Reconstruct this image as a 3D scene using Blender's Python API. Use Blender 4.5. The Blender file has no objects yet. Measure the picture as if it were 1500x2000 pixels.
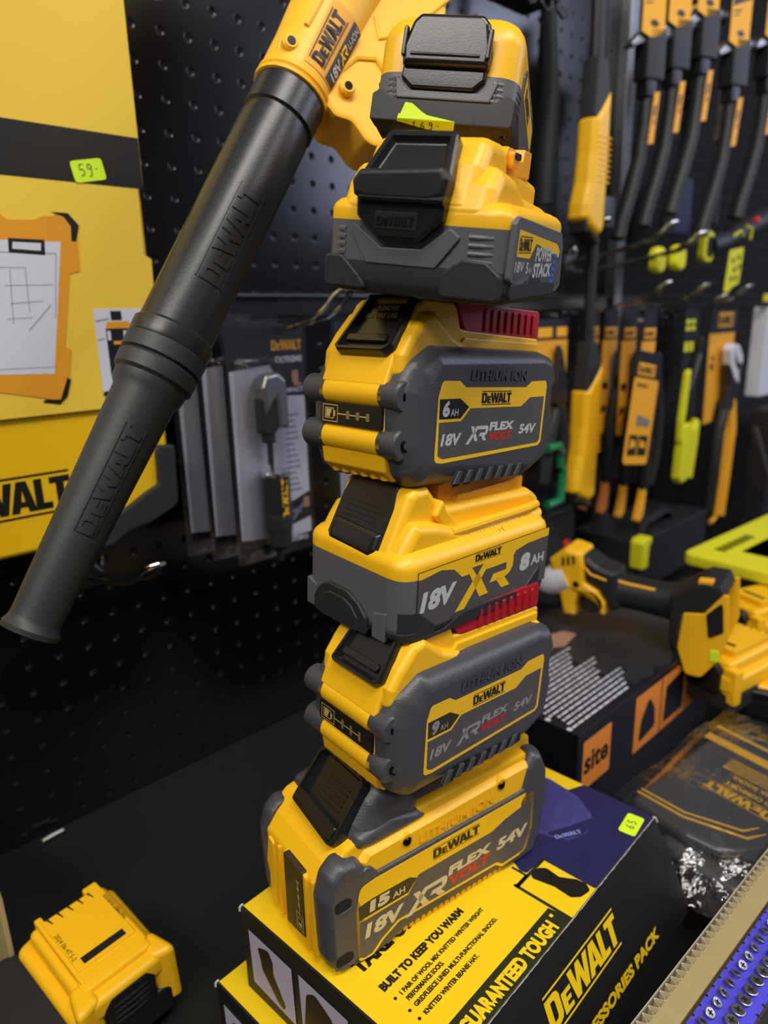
import bpy, bmesh, math, random
from mathutils import Vector, Matrix
from mathutils.geometry import tessellate_polygon
random.seed(7)
SC = bpy.context.scene
COL = SC.collection
R = math.radians
CAM_H = 0.5208          # camera height above the shelf board

# ------------------------------------------------------------------ camera
cam_data = bpy.data.cameras.new('camera')
cam = bpy.data.objects.new('camera', cam_data)
COL.objects.link(cam)
SC.camera = cam
cam_data.sensor_fit = 'VERTICAL'
cam_data.sensor_height = 24.0
cam_data.sensor_width = 18.0
cam_data.lens = 24.0 * 1387.0 / 2000.0
cam_data.clip_start = 0.01
cam_data.clip_end = 50
_cx = Vector((0.99972264, -0.02355106, 0.0))                 # world X in camera axes (x right, y down, z forward)
_cy = Vector((-0.00628321, -0.26671709, 0.96375438))
_cz = Vector((-0.02269744, -0.96348707, -0.26679109))
cam.matrix_world = Matrix((
    (_cx.x, -_cx.y, -_cx.z, 0.0),
    (_cy.x, -_cy.y, -_cy.z, 0.0),
    (_cz.x, -_cz.y, -_cz.z, CAM_H),
    (0, 0, 0, 1)))
cam_data.dof.use_dof = True
cam_data.dof.focus_distance = 0.41
cam_data.dof.aperture_fstop = 16.6445 / 4.4

# ------------------------------------------------------------------ light and exposure
SC.view_settings.view_transform = 'Standard'
SC.view_settings.look = 'None'
SC.view_settings.gamma = 1.0
SC.view_settings.exposure = 0.0
world = bpy.data.worlds.new('world')
SC.world = world
world.use_nodes = True
world.node_tree.nodes['Background'].inputs[0].default_value = (0.85, 0.88, 1.0, 1)
world.node_tree.nodes['Background'].inputs[1].default_value = 0.085
def area(name, loc, target, sx, sy, power, color):
    l = bpy.data.lights.new(name, 'AREA')
    l.shape = 'RECTANGLE'; l.size = sx; l.size_y = sy; l.energy = power; l.color = color
    o = bpy.data.objects.new(name, l); COL.objects.link(o)
    o.location = loc
    o.rotation_euler = (Vector(target) - Vector(loc)).to_track_quat('-Z', 'Y').to_euler()
    return o
area('ceiling_lamp_over_aisle', (0.5, -0.6, 2.6), (0.1, 0.4, 0.4), 1.5, 0.35, 42, (1.0, 0.96, 0.90))
area('glare_panel_down_aisle', (4.1, 1.10, 1.75), (0.3, 1.1, 0.6), 1.4, 1.2, 34, (0.66, 0.72, 1.0))  # unseen cool panel, added and sized to throw blue glare onto the pegboard
area('ceiling_lamp_down_aisle', (2.6, -0.2, 2.5), (0.4, 0.5, 0.4), 1.4, 0.4, 26, (0.95, 0.96, 1.0))
area('ceiling_lamp_behind', (-1.0, -1.3, 2.3), (-0.1, 0.5, 0.5), 1.5, 0.5, 40, (1.0, 0.95, 0.88))

# ------------------------------------------------------------------ materials
def srgb(r, g, b):
    f = lambda c: (c / 12.92 if c <= 0.04045 else ((c + 0.055) / 1.055) ** 2.4)
    return (f(r / 255), f(g / 255), f(b / 255), 1)
MATS = {}
def mat(name, col, rough=0.5, metal=0.0, bump=0.0, bscale=900, spec=0.5, coat=0.0, var=0.0, vscale=30, alpha=1.0, trans=0.0):
    m = bpy.data.materials.new(name); m.use_nodes = True
    nt = m.node_tree; b = nt.nodes['Principled BSDF']
    b.inputs['Base Color'].default_value = col
    b.inputs['Roughness'].default_value = rough
    b.inputs['Metallic'].default_value = metal
    b.inputs['Specular IOR Level'].default_value = spec
    b.inputs['Coat Weight'].default_value = coat
    b.inputs['Alpha'].default_value = alpha
    b.inputs['Transmission Weight'].default_value = trans
    tc = nt.nodes.new('ShaderNodeTexCoord')
    if bump:
        n = nt.nodes.new('ShaderNodeTexNoise'); n.inputs['Scale'].default_value = bscale; n.inputs['Detail'].default_value = 2
        bp = nt.nodes.new('ShaderNodeBump'); bp.inputs['Strength'].default_value = bump; bp.inputs['Distance'].default_value = 0.0005
        nt.links.new(tc.outputs['Object'], n.inputs['Vector'])
        nt.links.new(n.outputs['Fac'], bp.inputs['Height']); nt.links.new(bp.outputs['Normal'], b.inputs['Normal'])
    if var:
        n = nt.nodes.new('ShaderNodeTexNoise'); n.inputs['Scale'].default_value = vscale; n.inputs['Detail'].default_value = 4
        mx = nt.nodes.new('ShaderNodeMix'); mx.data_type = 'RGBA'
        nt.links.new(tc.outputs['Object'], n.inputs['Vector'])
        nt.links.new(n.outputs['Fac'], mx.inputs['Factor'])
        mx.inputs[6].default_value = tuple(c * (1 - var) for c in col[:3]) + (1,)
        mx.inputs[7].default_value = tuple(min(1, c * (1 + var)) for c in col[:3]) + (1,)
        nt.links.new(mx.outputs[2], b.inputs['Base Color'])
    MATS[name] = m
    return m
mat('yellow', srgb(248, 189, 24), 0.38, bump=0.08, bscale=1500)
mat('yellow_rail', srgb(255, 172, 20), 0.36, bump=0.05)
mat('shell_grey', srgb(68, 68, 72), 0.36, bump=0.35, bscale=1300)
mat('grey', srgb(94, 94, 98), 0.42, bump=0.18, bscale=1300)
mat('rubber', srgb(38, 39, 40), 0.55, bump=0.2, bscale=1200)
mat('black_gloss', srgb(26, 26, 27), 0.26, bump=0.06, bscale=900)
mat('black', srgb(24, 24, 26), 0.5, bump=0.1)
mat('dark_void', srgb(8, 8, 9), 0.8)
mat('red', srgb(176, 22, 34), 0.4, bump=0.05)
mat('label_yellow', srgb(250, 196, 22), 0.42)
mat('label_grey', srgb(84, 80, 79), 0.45)
mat('label_dark', srgb(52, 46, 28), 0.45)
mat('label_black', srgb(26, 24, 20), 0.4)
mat('silver_print', srgb(196, 196, 196), 0.35)
mat('beige_print', srgb(214, 196, 150), 0.4)
mat('dim_print', srgb(150, 142, 138), 0.35)
mat('red_print', srgb(196, 44, 34), 0.4)
mat('blue_print', srgb(50, 105, 205), 0.4)
mat('icon_line', srgb(196, 170, 96), 0.4)
mat('icon_grey', srgb(130, 112, 70), 0.4)
mat('tube_black', srgb(36, 37, 39), 0.33, bump=0.12, bscale=700)
mat('tube_rubber', srgb(44, 46, 47), 0.5, bump=0.15, bscale=700)
mat('blower_yellow', srgb(250, 190, 40), 0.45, bump=0.06)
mat('screw_black', srgb(18, 18, 20), 0.25, metal=0.6)
mat('chrome', srgb(225, 225, 230), 0.12, metal=1.0)
mat('steel', srgb(150, 150, 152), 0.35, metal=0.9)
mat('dark_steel', srgb(70, 70, 74), 0.4, metal=0.8)
mat('grip_black', srgb(31, 31, 34), 0.5, bump=0.2, bscale=500)
mat('card_yellow', srgb(250, 178, 24), 0.55)
mat('card_orange', srgb(240, 168, 34), 0.5)
mat('card_black', srgb(24, 24, 34), 0.4)
mat('card_white', srgb(214, 214, 224), 0.5)
mat('box_yellow', srgb(242, 202, 22), 0.42, var=0.04, vscale=20)
mat('box_black', srgb(24, 23, 23), 0.5, bump=0.1, bscale=800)
mat('box_strip', srgb(36, 42, 24), 0.45)
mat('box_navy', srgb(34, 32, 78), 0.5, var=0.25, vscale=60)
mat('navy_fold', srgb(62, 58, 120), 0.6, var=0.4, vscale=120)
mat('navy_light', srgb(120, 126, 186), 0.6)
mat('box_window', srgb(180, 174, 192), 0.5)
mat('worn_paper', srgb(190, 186, 176), 0.8)
mat('sticker', srgb(214, 246, 30), 0.6)
mat('ink', srgb(52, 66, 70), 0.6)
mat('sleeve_yellow', srgb(238, 200, 62), 0.5, var=0.03, vscale=6)
mat('organizer_yellow', srgb(238, 188, 10), 0.42, bump=0.05)
mat('organizer_orange', srgb(226, 150, 20), 0.6, var=0.08, vscale=40)
mat('print_paper', srgb(208, 208, 218), 0.6)
mat('print_line', srgb(140, 140, 152), 0.6)
mat('shelf_black', srgb(22, 26, 25), 0.42, bump=0.25, bscale=500, var=0.12, vscale=9)
mat('cardboard', srgb(168, 148, 100), 0.75, bump=0.3, bscale=300, var=0.06, vscale=60)
mat('cardboard_grey', srgb(128, 118, 108), 0.75, bump=0.2, bscale=300)
mat('cardboard_edge', srgb(206, 190, 150), 0.8)
mat('strip_purple', srgb(84, 78, 214), 0.42)
mat('orange', srgb(236, 140, 52), 0.55, var=0.06, vscale=40)
mat('green', srgb(20, 120, 70), 0.45)
mat('lime', srgb(226, 222, 34), 0.45)
mat('dot_red', srgb(235, 60, 50), 0.5)
def film(name, tint, rough, gloss, bump, bscale):
    m = bpy.data.materials.new(name); m.use_nodes = True; nt = m.node_tree; nt.nodes.remove(nt.nodes['Principled BSDF'])
    out = nt.nodes['Material Output']; tr = nt.nodes.new('ShaderNodeBsdfTransparent'); gl = nt.nodes.new('ShaderNodeBsdfGlossy'); mx = nt.nodes.new('ShaderNodeMixShader')
    tr.inputs[0].default_value = tint; gl.inputs['Roughness'].default_value = rough
    lw = nt.nodes.new('ShaderNodeLayerWeight'); lw.inputs[0].default_value = 0.5
    fr = nt.nodes.new('ShaderNodeMath'); fr.operation = 'POWER'; fr.inputs[1].default_value = 3.0; nt.links.new(lw.outputs['Facing'], fr.inputs[0])
    ma = nt.nodes.new('ShaderNodeMath'); ma.operation = 'MULTIPLY_ADD'; ma.inputs[1].default_value = gloss; ma.inputs[2].default_value = 0.06; ma.use_clamp = True
    tc = nt.nodes.new('ShaderNodeTexCoord'); n = nt.nodes.new('ShaderNodeTexNoise'); n.inputs['Scale'].default_value = bscale; n.inputs['Detail'].default_value = 3
    bp = nt.nodes.new('ShaderNodeBump'); bp.inputs['Strength'].default_value = bump; bp.inputs['Distance'].default_value = 0.004
    nt.links.new(tc.outputs['Object'], n.inputs['Vector']); nt.links.new(n.outputs['Fac'], bp.inputs['Height'])
    nt.links.new(bp.outputs['Normal'], gl.inputs['Normal'])
    nt.links.new(fr.outputs[0], ma.inputs[0]); nt.links.new(ma.outputs[0], mx.inputs[0]); nt.links.new(tr.outputs[0], mx.inputs[1]); nt.links.new(gl.outputs[0], mx.inputs[2])
    nt.links.new(mx.outputs[0], out.inputs['Surface']); MATS[name] = m
film('film', (.97, .97, .98, 1), .1, .6, .25, 25)
film('film_crumpled', (.95, .955, .97, 1), .18, 1.4, 1.0, 55)
film('film_matte', (.90, .91, .93, 1), .5, .3, .3, 30)
film('film_tail', (.93, .935, .95, 1), .14, 2.2, 1.6, 75)
MATS['film_tail'].node_tree.nodes['Math.001'].inputs[2].default_value = 0.16
MATS['film_crumpled'].node_tree.nodes['Math.001'].inputs[2].default_value = 0.10
mat('bag_black', srgb(66, 66, 70), 0.28, bump=0.5, bscale=60)
mat('bag_gold', srgb(206, 156, 44), 0.5)
mat('skin_print', srgb(190, 140, 110), 0.6, var=0.2, vscale=80)
mat('white_chip', srgb(206, 212, 196), 0.6)

# ------------------------------------------------------------------ mesh building
class RP(list): pass
def rpoly(pts, r=0.0, seg=4, full=False):
    """polygon with filleted corners; r one radius or a list of them"""
    n = len(pts); out = RP(); out.src = [(float(p[0]), float(p[1])) for p in pts]; out.seg = seg
    out.rad = [((r[i] if i < len(r) else r[-1]) if isinstance(r, (list, tuple)) else r) for i in range(n)]
    for i in range(n):
        rr = (r[i] if i < len(r) else r[-1]) if isinstance(r, (list, tuple)) else r
        p = Vector(pts[i][:2]); a = Vector(pts[i - 1][:2]); b = Vector(pts[(i + 1) % n][:2])
        if rr <= 0 and full: out.extend([(p.x, p.y)] * (seg + 1)); continue
        if rr <= 0: out.append((p.x, p.y)); continue
        da = (a - p); db = (b - p); la, lb = da.length, db.length
        if la < 1e-9 or lb < 1e-9:
            if full: out.extend([(p.x, p.y)] * (seg + 1))
            continue
        da /= la; db /= lb
        c = max(-0.9999, min(0.9999, da.dot(db))); ang = math.acos(c)
        if ang > 3.1:
            out.extend([(p.x, p.y)] * ((seg + 1) if full else 1)); continue
        tl = min(rr / math.tan(ang / 2), la * 0.48, lb * 0.48)
        p0 = p + da * tl; p1 = p + db * tl
        for k in range(seg + 1):
            t = k / seg
            q = p0 * (1 - t) ** 2 + p * 2 * t * (1 - t) + p1 * t * t
            out.append((q.x, q.y))
    return out
def rrect(x0, y0, x1, y1, r, seg=4):
    return rpoly([(x0, y0), (x1, y0), (x1, y1), (x0, y1)], r, seg)
def area2(p):
    return sum(p[i - 1][0] * p[i][1] - p[i][0] * p[i - 1][1] for i in range(len(p)))
def convex_flags(pts):
    s = 1 if area2(pts) > 0 else -1; n = len(pts); out = []
    for i in range(n):
        a = pts[i - 1]; p = pts[i]; b = pts[(i + 1) % n]
        out.append(((p[0] - a[0]) * (b[1] - p[1]) - (p[1] - a[1]) * (b[0] - p[0])) * s > 0)
    return out
def inset_round(poly, d, wfun=None):
    """inset the sharp outline, then round it again, so that bevels never fold over"""
    src = [tuple(p) for p in poly.src]
    q = inset_raw(src, d, wfun) if d else src
    cf = convex_flags(src)
    rad = [(max(r - d, 0.05) if c else r + d) if r > 0 else (0.05 if c else d * .5 + .05) for r, c in zip(poly.rad, cf)]
    return rpoly(q, rad, poly.seg, True)
def inset(poly, d, wfun=None):
    return inset_raw(poly, d, wfun)
def inset_raw(poly, d, wfun=None):
    n = len(poly); out = []; s = 1 if area2(poly) > 0 else -1
    for i in range(n):
        p = Vector(poly[i]); a = Vector(poly[i - 1]); b = Vector(poly[(i + 1) % n])
        e1 = (p - a); e2 = (b - p)
        if e1.length < 1e-9 or e2.length < 1e-9: out.append(tuple(p)); continue
        e1.normalize(); e2.normalize()
        n1 = Vector((-e1.y, e1.x)) * s; n2 = Vector((-e2.y, e2.x)) * s
        m = n1 + n2
        if m.length < 1e-6: m = n1
        m.normalize(); k = 1 / max(0.3, m.dot(n1))
        w = wfun(p) if wfun else 1.0
        q = p + m * (d * w * k)
        out.append((q.x, q.y))
    for _ in range(6):                      # collapse edges that turned over
        bad = False
        for i in range(n):
            j = (i + 1) % n
            e0 = Vector(poly[j]) - Vector(poly[i]); e1 = Vector(out[j]) - Vector(out[i])
            if e0.dot(e1) < -1e-7:
                mx, my = (out[i][0] + out[j][0]) / 2, (out[i][1] + out[j][1]) / 2
                out[i] = out[j] = (mx, my); bad = True
        if not bad: break
    return out
class MB:
    """collects shapes (in millimetres) and links them as one mesh object"""
    def __init__(self):
        self.v = []; self.f = []; self.m = []; self.mats = []; self.flat = []
    def mi(self, name):
        if name not in self.mats: self.mats.append(name)
        return self.mats.index(name)
    def add(self, vs, fs, mt, M=None, flat=False):
        o = len(self.v); k = self.mi(mt)
        for p in vs:
            p = Vector(p)
            self.v.append(M @ p if M else p)
        for f in fs:
            self.f.append([o + i for i in f]); self.m.append(k); self.flat.append(flat)
    def rings(self, rings, mt, M=None, cap0=True, cap1=True, closed=False):
        n = len(rings[0]); vs = [p for r in rings for p in r]; fs = []
        K = len(rings)
        for a in range(K if closed else K - 1):
            b = (a + 1) % K
            for i in range(n):
                j = (i + 1) % n
                fs.append([a * n + i, a * n + j, b * n + j, b * n + i])
        if not closed:
            if cap0: fs.append(list(range(n))[::-1])
            if cap1: fs.append([(K - 1) * n + i for i in range(n)])
        self.add(vs, fs, mt, M)
    def prism(self, poly, prof, mt, axis='z', M=None, wfun=None):
        """prof: list of (depth, inset); axis: direction of the depth. axis y: poly=(x,z); x: poly=(y,z); z: poly=(x,y)"""
        rs = []
        for d, ins in prof:
            if isinstance(poly, RP): q = inset_round(poly, ins, wfun)
            else: q = inset(poly, ins, wfun) if ins else poly
            if axis == 'y': rs.append([(a, d, b) for a, b in q])
            elif axis == 'x': rs.append([(d, a, b) for a, b in q])
            else: rs.append([(a, b, d) for a, b in q])
        self.rings(rs, mt, M)
    def slab(self, poly, d0, d1, mt, axis='z', b=0.6, M=None, seg=2):
        if d1 < d0: d0, d1 = d1, d0
        pr = []
        for k in range(seg + 1):
            t = k / seg * math.pi / 2; pr.append((d0 + b * (1 - math.sin(t)), b * (1 - math.cos(t))))
        pr = pr[::-1]
        pr = [(d0, b)] + [(d0 + b * (1 - math.cos(k / seg * math.pi / 2)), b * (1 - math.sin(k / seg * math.pi / 2))) for k in range(1, seg + 1)]
        pr += [(d1 - b * (1 - math.cos(k / seg * math.pi / 2)), b * (1 - math.sin(k / seg * math.pi / 2))) for k in range(seg, 0, -1)] + [(d1, b)]
        self.prism(poly, pr, mt, axis, M)
    def box(self, x0, x1, y0, y1, z0, z1, mt, b=0.6, M=None):
        b = min(b, (x1 - x0) * .45, (y1 - y0) * .45, (z1 - z0) * .45)
        self.slab(rrect(x0, y0, x1, y1, b * 1.2, 2), z0, z1, mt, 'z', b, M)
    def lathe(self, prof, mt, M=None, seg=24, caps=True):
        """prof: (radius, height) about z"""
        rs = [[(r * math.cos(2 * math.pi * i / seg), r * math.sin(2 * math.pi * i / seg), h) for i in range(seg)] for r, h in prof]
        self.rings(rs, mt, M, caps, caps)
    def cyl(self, a, b, r, mt, r2=None, seg=14, M=None, bev=0.0):
        a = Vector(a); b = Vector(b); d = b - a; L = d.length
        if L < 1e-9: return
        T = Matrix.Translation(a) @ d.to_track_quat('Z', 'Y').to_matrix().to_4x4()
        if M: T = M @ T
        r2 = r if r2 is None else r2
        pr = [(r, 0), (r2, L)] if not bev else [(max(r - bev, .01), 0), (r, bev), (r2, L - bev), (max(r2 - bev, .01), L)]
        self.lathe(pr, mt, T, seg)
    def tube(self, path, rad, mt, seg=10, M=None, closed=False):
        P = [Vector(p) for p in path]; n = len(P); rs = []
        up = None
        for i in range(n):
            if closed: d = P[(i + 1) % n] - P[i - 1]
            else: d = P[min(i + 1, n - 1)] - P[max(i - 1, 0)]
            d.normalize()
            if up is None:
                up = Vector((0, 0, 1)) if abs(d.z) < .9 else Vector((1, 0, 0))
            x = d.cross(up)
            if x.length < 1e-6: x = d.orthogonal()
            x.normalize(); y = x.cross(d); y.normalize(); up = y
            r = rad[i] if isinstance(rad, list) else rad
            rx, ry = r if isinstance(r, (list, tuple)) else (r, r)
            rs.append([P[i] + x * rx * math.cos(2 * math.pi * k / seg) + y * ry * math.sin(2 * math.pi * k / seg) for k in range(seg)])
        self.rings(rs, mt, M, closed=closed)
    def decal_fine(self, polys, mt, fn, thick, step):
        """raised shapes on a curved surface, cut fine enough to follow it"""
        def cut(l):
            out = []
            for i in range(len(l)):
                a, b = Vector(l[i][:2]), Vector(l[(i + 1) % len(l)][:2]); n = max(1, int((b - a).length / step + .99))
                out += [tuple(a.lerp(b, k / n)) for k in range(n)]
            return out
        for poly in polys:
            loops = [cut(l) for l in (poly if isinstance(poly[0][0], (list, tuple)) else [poly])]
            flat = [Vector((p[0], p[1])) for l in loops for p in l]
            todo = [[flat[i] for i in t] for t in tessellate_polygon([[Vector((p[0], p[1], 0)) for p in l] for l in loops])]
            tris = []
            while todo:
                t = todo.pop(); e = [(t[k] - t[(k + 1) % 3]).length for k in range(3)]; k = e.index(max(e))
                if e[k] > step * 1.3:
                    a, b, c = t[k], t[(k + 1) % 3], t[(k + 2) % 3]; mid = (a + b) / 2
                    todo += [[a, mid, c], [mid, b, c]]
                else: tris.append(t)
            vs = [fn(p.x, p.y, thick) for t in tris for p in t]
            self.add(vs, [[3 * i, 3 * i + 1, 3 * i + 2] for i in range(len(tris))], mt, None, True)
            for l in loops:
                n = len(l)
                self.add([fn(p[0], p[1], thick) for p in l] + [fn(p[0], p[1], 0) for p in l], [[i, (i + 1) % n, n + (i + 1) % n, n + i] for i in range(n)], mt, None, True)
    def decal(self, polys, mt, fn, thick=0.0):
        if getattr(self, 'fine', 0): return self.decal_fine(polys, mt, fn, thick, self.fine)
        """flat shapes (outer loop, holes) laid on a surface by fn(u, v, d)"""
        for poly in polys:
            loops = poly if isinstance(poly[0][0], (list, tuple)) else [poly]
            flat = [p for l in loops for p in l]
            tris = tessellate_polygon([[Vector((p[0], p[1], 0)) for p in l] for l in loops])
            self.add([fn(p[0], p[1], thick) for p in flat], [list(t) for t in tris], mt, None, True)
            if thick:
                o = 0
                for l in loops:
                    n = len(l)
                    vs = [fn(p[0], p[1], thick) for p in l] + [fn(p[0], p[1], 0) for p in l]
                    self.add(vs, [[i, (i + 1) % n, n + (i + 1) % n, n + i] for i in range(n)], mt, None, True)
    def build(self, name, parent=None, S=0.001, smooth=35, M=None):
        me = bpy.data.meshes.new(name)
        me.from_pydata([((M @ v) if M else v) * S for v in self.v], [], self.f)
        for k in self.mats: me.materials.append(MATS[k])
        me.polygons.foreach_set('material_index', self.m)
        bm = bmesh.new(); bm.from_mesh(me)
        bmesh.ops.recalc_face_normals(bm, faces=bm.faces)
        bm.to_mesh(me); bm.free()
        me.polygons.foreach_set('use_smooth', [True] * len(me.polygons))
        me.set_sharp_from_angle(angle=R(smooth))
        o = bpy.data.objects.new(name, me); COL.objects.link(o)
        if len(me.polygons) > 30:
            md = o.modifiers.new('weighted_normal', 'WEIGHTED_NORMAL'); md.keep_sharp = True; md.weight = 60
        if parent: o.parent = parent
        return o
def thing(name, label, cat, loc=(0, 0, 0), yaw=0, pitch=0, roll=0, group=None):
    o = bpy.data.objects.new(name, None); COL.objects.link(o); o.empty_display_size = 0.02
    cy, sy, cp, sp, cr, sr = math.cos(R(yaw)), math.sin(R(yaw)), math.cos(R(pitch)), math.sin(R(pitch)), math.cos(R(roll)), math.sin(R(roll))
    Rz = Matrix(((cy, -sy, 0), (sy, cy, 0), (0, 0, 1))); Ry = Matrix(((cp, 0, -sp), (0, 1, 0), (sp, 0, cp))); Rx = Matrix(((1, 0, 0), (0, cr, -sr), (0, sr, cr)))
    o.matrix_world = Matrix.Translation(Vector(loc)) @ (Rz @ Ry @ Rx).to_4x4()
    o['label'] = label; o['category'] = cat
    if group: o['group'] = group
    return o
def tag(o, label=None, cat=None, group=None, kind=None):
    if label: o['label'] = label
    if cat: o['category'] = cat
    if group: o['group'] = group
    if kind: o['kind'] = kind
    return o
def copy_tree(o, parent=None):
    c = o.copy(); COL.objects.link(c)
    if parent: c.parent = parent
    for ch in list(CH.get(o.name, [])) or [x for x in COL.objects if x.parent == o]:
        copy_tree(ch, c)
    return c
CH = {}

# ------------------------------------------------------------------ lettering
_tcache = {}
def tpolys(s, bold=0.02):
    """outline triangles of a string in the built-in font, normalised to height 1 for capitals"""
    key = (s, bold)
    if key in _tcache: return _tcache[key]
    cu = bpy.data.curves.new('lettering', 'FONT'); cu.body = s; cu.size = 1.0; cu.offset = bold; cu.resolution_u = 3
    cu.fill_mode = 'FRONT'
    o = bpy.data.objects.new('lettering', cu); COL.objects.link(o)
    dg = bpy.context.evaluated_depsgraph_get()
    me = bpy.data.meshes.new_from_object(o.evaluated_get(dg))
    vs = [(v.co.x, v.co.y) for v in me.vertices]; fs = [list(p.vertices) for p in me.polygons]
    bpy.data.objects.remove(o); bpy.data.curves.remove(cu); bpy.data.meshes.remove(me)
    _tcache[key] = (vs, fs)
    return vs, fs
_cap = []
def cap_height():
    if not _cap: _cap.append(max(v[1] for v in tpolys('H', 0.0)[0]))
    return _cap[0]
def text(mb, s, mt, fn, x, y, h, w=None, bold=0.02, shear=0.0, d=0.0):
    """capitals of height h with the baseline starting at (x, y); w: total width"""
    vs, fs = tpolys(s, bold)
    if not vs: return
    x0 = min(v[0] for v in vs); x1 = max(v[0] for v in vs)
    k = h / cap_height()
    kx = k if w is None else w / (x1 - x0)
    mb.add([fn(x + (v[0] - x0) * kx + v[1] * k * shear, y + v[1] * k, d) for v in vs], fs, mt, None, True)
LOGO = {
 'D': (.60, [[[(0,0),(.42,0),(.54,.06),(.60,.2),(.60,.8),(.54,.94),(.42,1),(0,1)], [(.21,.2),(.34,.2),(.39,.28),(.39,.72),(.34,.8),(.21,.8)]]]),
 'e': (.42, [[(0,0),(.42,0),(.42,.15),(.19,.15),(.19,.28),(.38,.28),(.38,.42),(.19,.42),(.19,.53),(.42,.53),(.42,.68),(0,.68)]]),
 'W': (.98, [[(0,1),(.21,1),(.29,.42),(.40,1),(.58,1),(.69,.42),(.77,1),(.98,1),(.81,0),(.60,0),(.49,.52),(.38,0),(.17,0)]]),
 'A': (.68, [[[(0,0),(.21,0),(.25,.17),(.43,.17),(.47,0),(.68,0),(.47,1),(.21,1)], [(.29,.35),(.39,.35),(.34,.72)]]]),
 'L': (.44, [[(0,0),(.44,0),(.44,.21),(.21,.21),(.21,1),(0,1)]]),
 'T': (.56, [[(.17,0),(.39,0),(.39,.79),(.56,.79),(.56,1),(0,1),(0,.79),(.17,.79)]]),
}
def logo(mb, mt, fn, x, y, h, w, bars=True, word='DeWALT', d=0.0, shear=0.0, thick=0.0):
    gap = {'D': .05, 'e': -.01, 'W': -.10, 'A': -.02, 'L': -.03, 'T': 0}
    tot = 0; xs = []
    for c in word:
        xs.append(tot); tot += LOGO[c][0] + gap[c]
    tot -= gap[word[-1]]
    k = w / tot
    f2 = lambda u, v, t: fn(u, v, d + t)
    def P(p, ox): return (x + (p[0] + ox) * k + p[1] * h * shear, y + p[1] * h)
    for c, ox in zip(word, xs):
        for poly in LOGO[c][1]:
            if isinstance(poly[0][0], (list, tuple)): mb.decal([[[P(p, ox) for p in l] for l in poly]], mt, f2, thick)
            else: mb.decal([[P(p, ox) for p in poly]], mt, f2, thick)
    if bars:
        for a, b in ((1.10, 1.17), (-.17, -.10)):
            n = 8
            pts = [(x + w * i / n + a * h * shear, y + a * h) for i in range(n + 1)] + [(x + w * i / n + b * h * shear, y + b * h) for i in range(n, -1, -1)]
            mb.decal([pts], mt, f2, thick)
def xr(mb, mt, fn, x, y, h, w, d=0.0, shear=0.22, tail=0.18):
    k = w / 1.75
    def P(p): return (x + p[0] * k + p[1] * h * shear, y + p[1] * h)
    polys = [[(0.0, 1), (.30, 1), (.92, 0), (.60, 0)], [(-.22, -tail), (.10, -tail), (.86, 1), (.56, 1)],
             [(.86, 1), (1.58, 1), (1.72, .9), (1.75, .78), (1.75, .56), (1.66, .40), (1.50, .32), (1.50, .58), (1.48, .76), (.72, .76)],
             [(1.02, .54), (1.50, .54), (1.50, .32), (1.34, .30), (.92, .30)],
             [(1.16, .32), (1.48, .32), (1.74, 0), (1.42, 0)]]
    for p in polys: mb.decal([[P(q) for q in p]], mt, lambda u, v, t: fn(u, v, d + t))
def front_fn(y=0.0):                 # writing on the -y side: u = x, v = z
    return lambda u, v, d: (u, y - d, v)
def nose_fn(x=0.0, W=0.0):           # writing on the -x side: u runs towards -y
    return lambda u, v, d: (x - d, W - u, v)
def top_fn(z=0.0):                   # on a top side: u = x, v = y
    return lambda u, v, d: (u, v, z + d)
def handwriting(mb, fn, x, y, h, strokes, r=0.35, mt='ink'):
    for st in strokes:
        for i in range(len(st) - 1):
            a = Vector(st[i]) * h; b = Vector(st[i + 1]) * h; dd = (b - a)
            if dd.length < 1e-6: continue
            nrm = Vector((-dd.y, dd.x)).normalized() * r
            q = [a - nrm, b - nrm, b + nrm, a + nrm]
            mb.decal([[(x + p.x, y + p.y) for p in q]], mt, fn)
DIG = {'5': [[(.5, 1), (.12, 1), (.08, .55), (.35, .6), (.5, .35), (.35, .05), (.05, .08)]],
       '9': [[(.5, .8), (.3, 1), (.1, .8), (.15, .55), (.4, .55), (.5, .85), (.45, .3), (.3, -.1), (.1, -.05)]],
       '6': [[(.45, 1), (.15, .6), (.05, .25), (.2, 0), (.45, .1), (.45, .4), (.15, .45)]],
       '1': [[(.1, .7), (.3, 1), (.22, 0)]], '0': [[(.25, 1), (.05, .6), (.1, .1), (.3, 0), (.5, .4), (.45, .85), (.25, 1)]],
       '4': [[(.4, 0), (.4, 1), (.05, .35), (.55, .35)]], '-': [[(.1, .5), (.3, .5)]], '.': [[(.1, .45), (.2, .5)]]}
def write_hand(mb, s, fn, x, y, h, r=0.35, adv=.72, mt='ink'):
    for c in s:
        if c in DIG: handwriting(mb, fn, x, y, h, DIG[c], r, mt)
        x += h * adv
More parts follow.
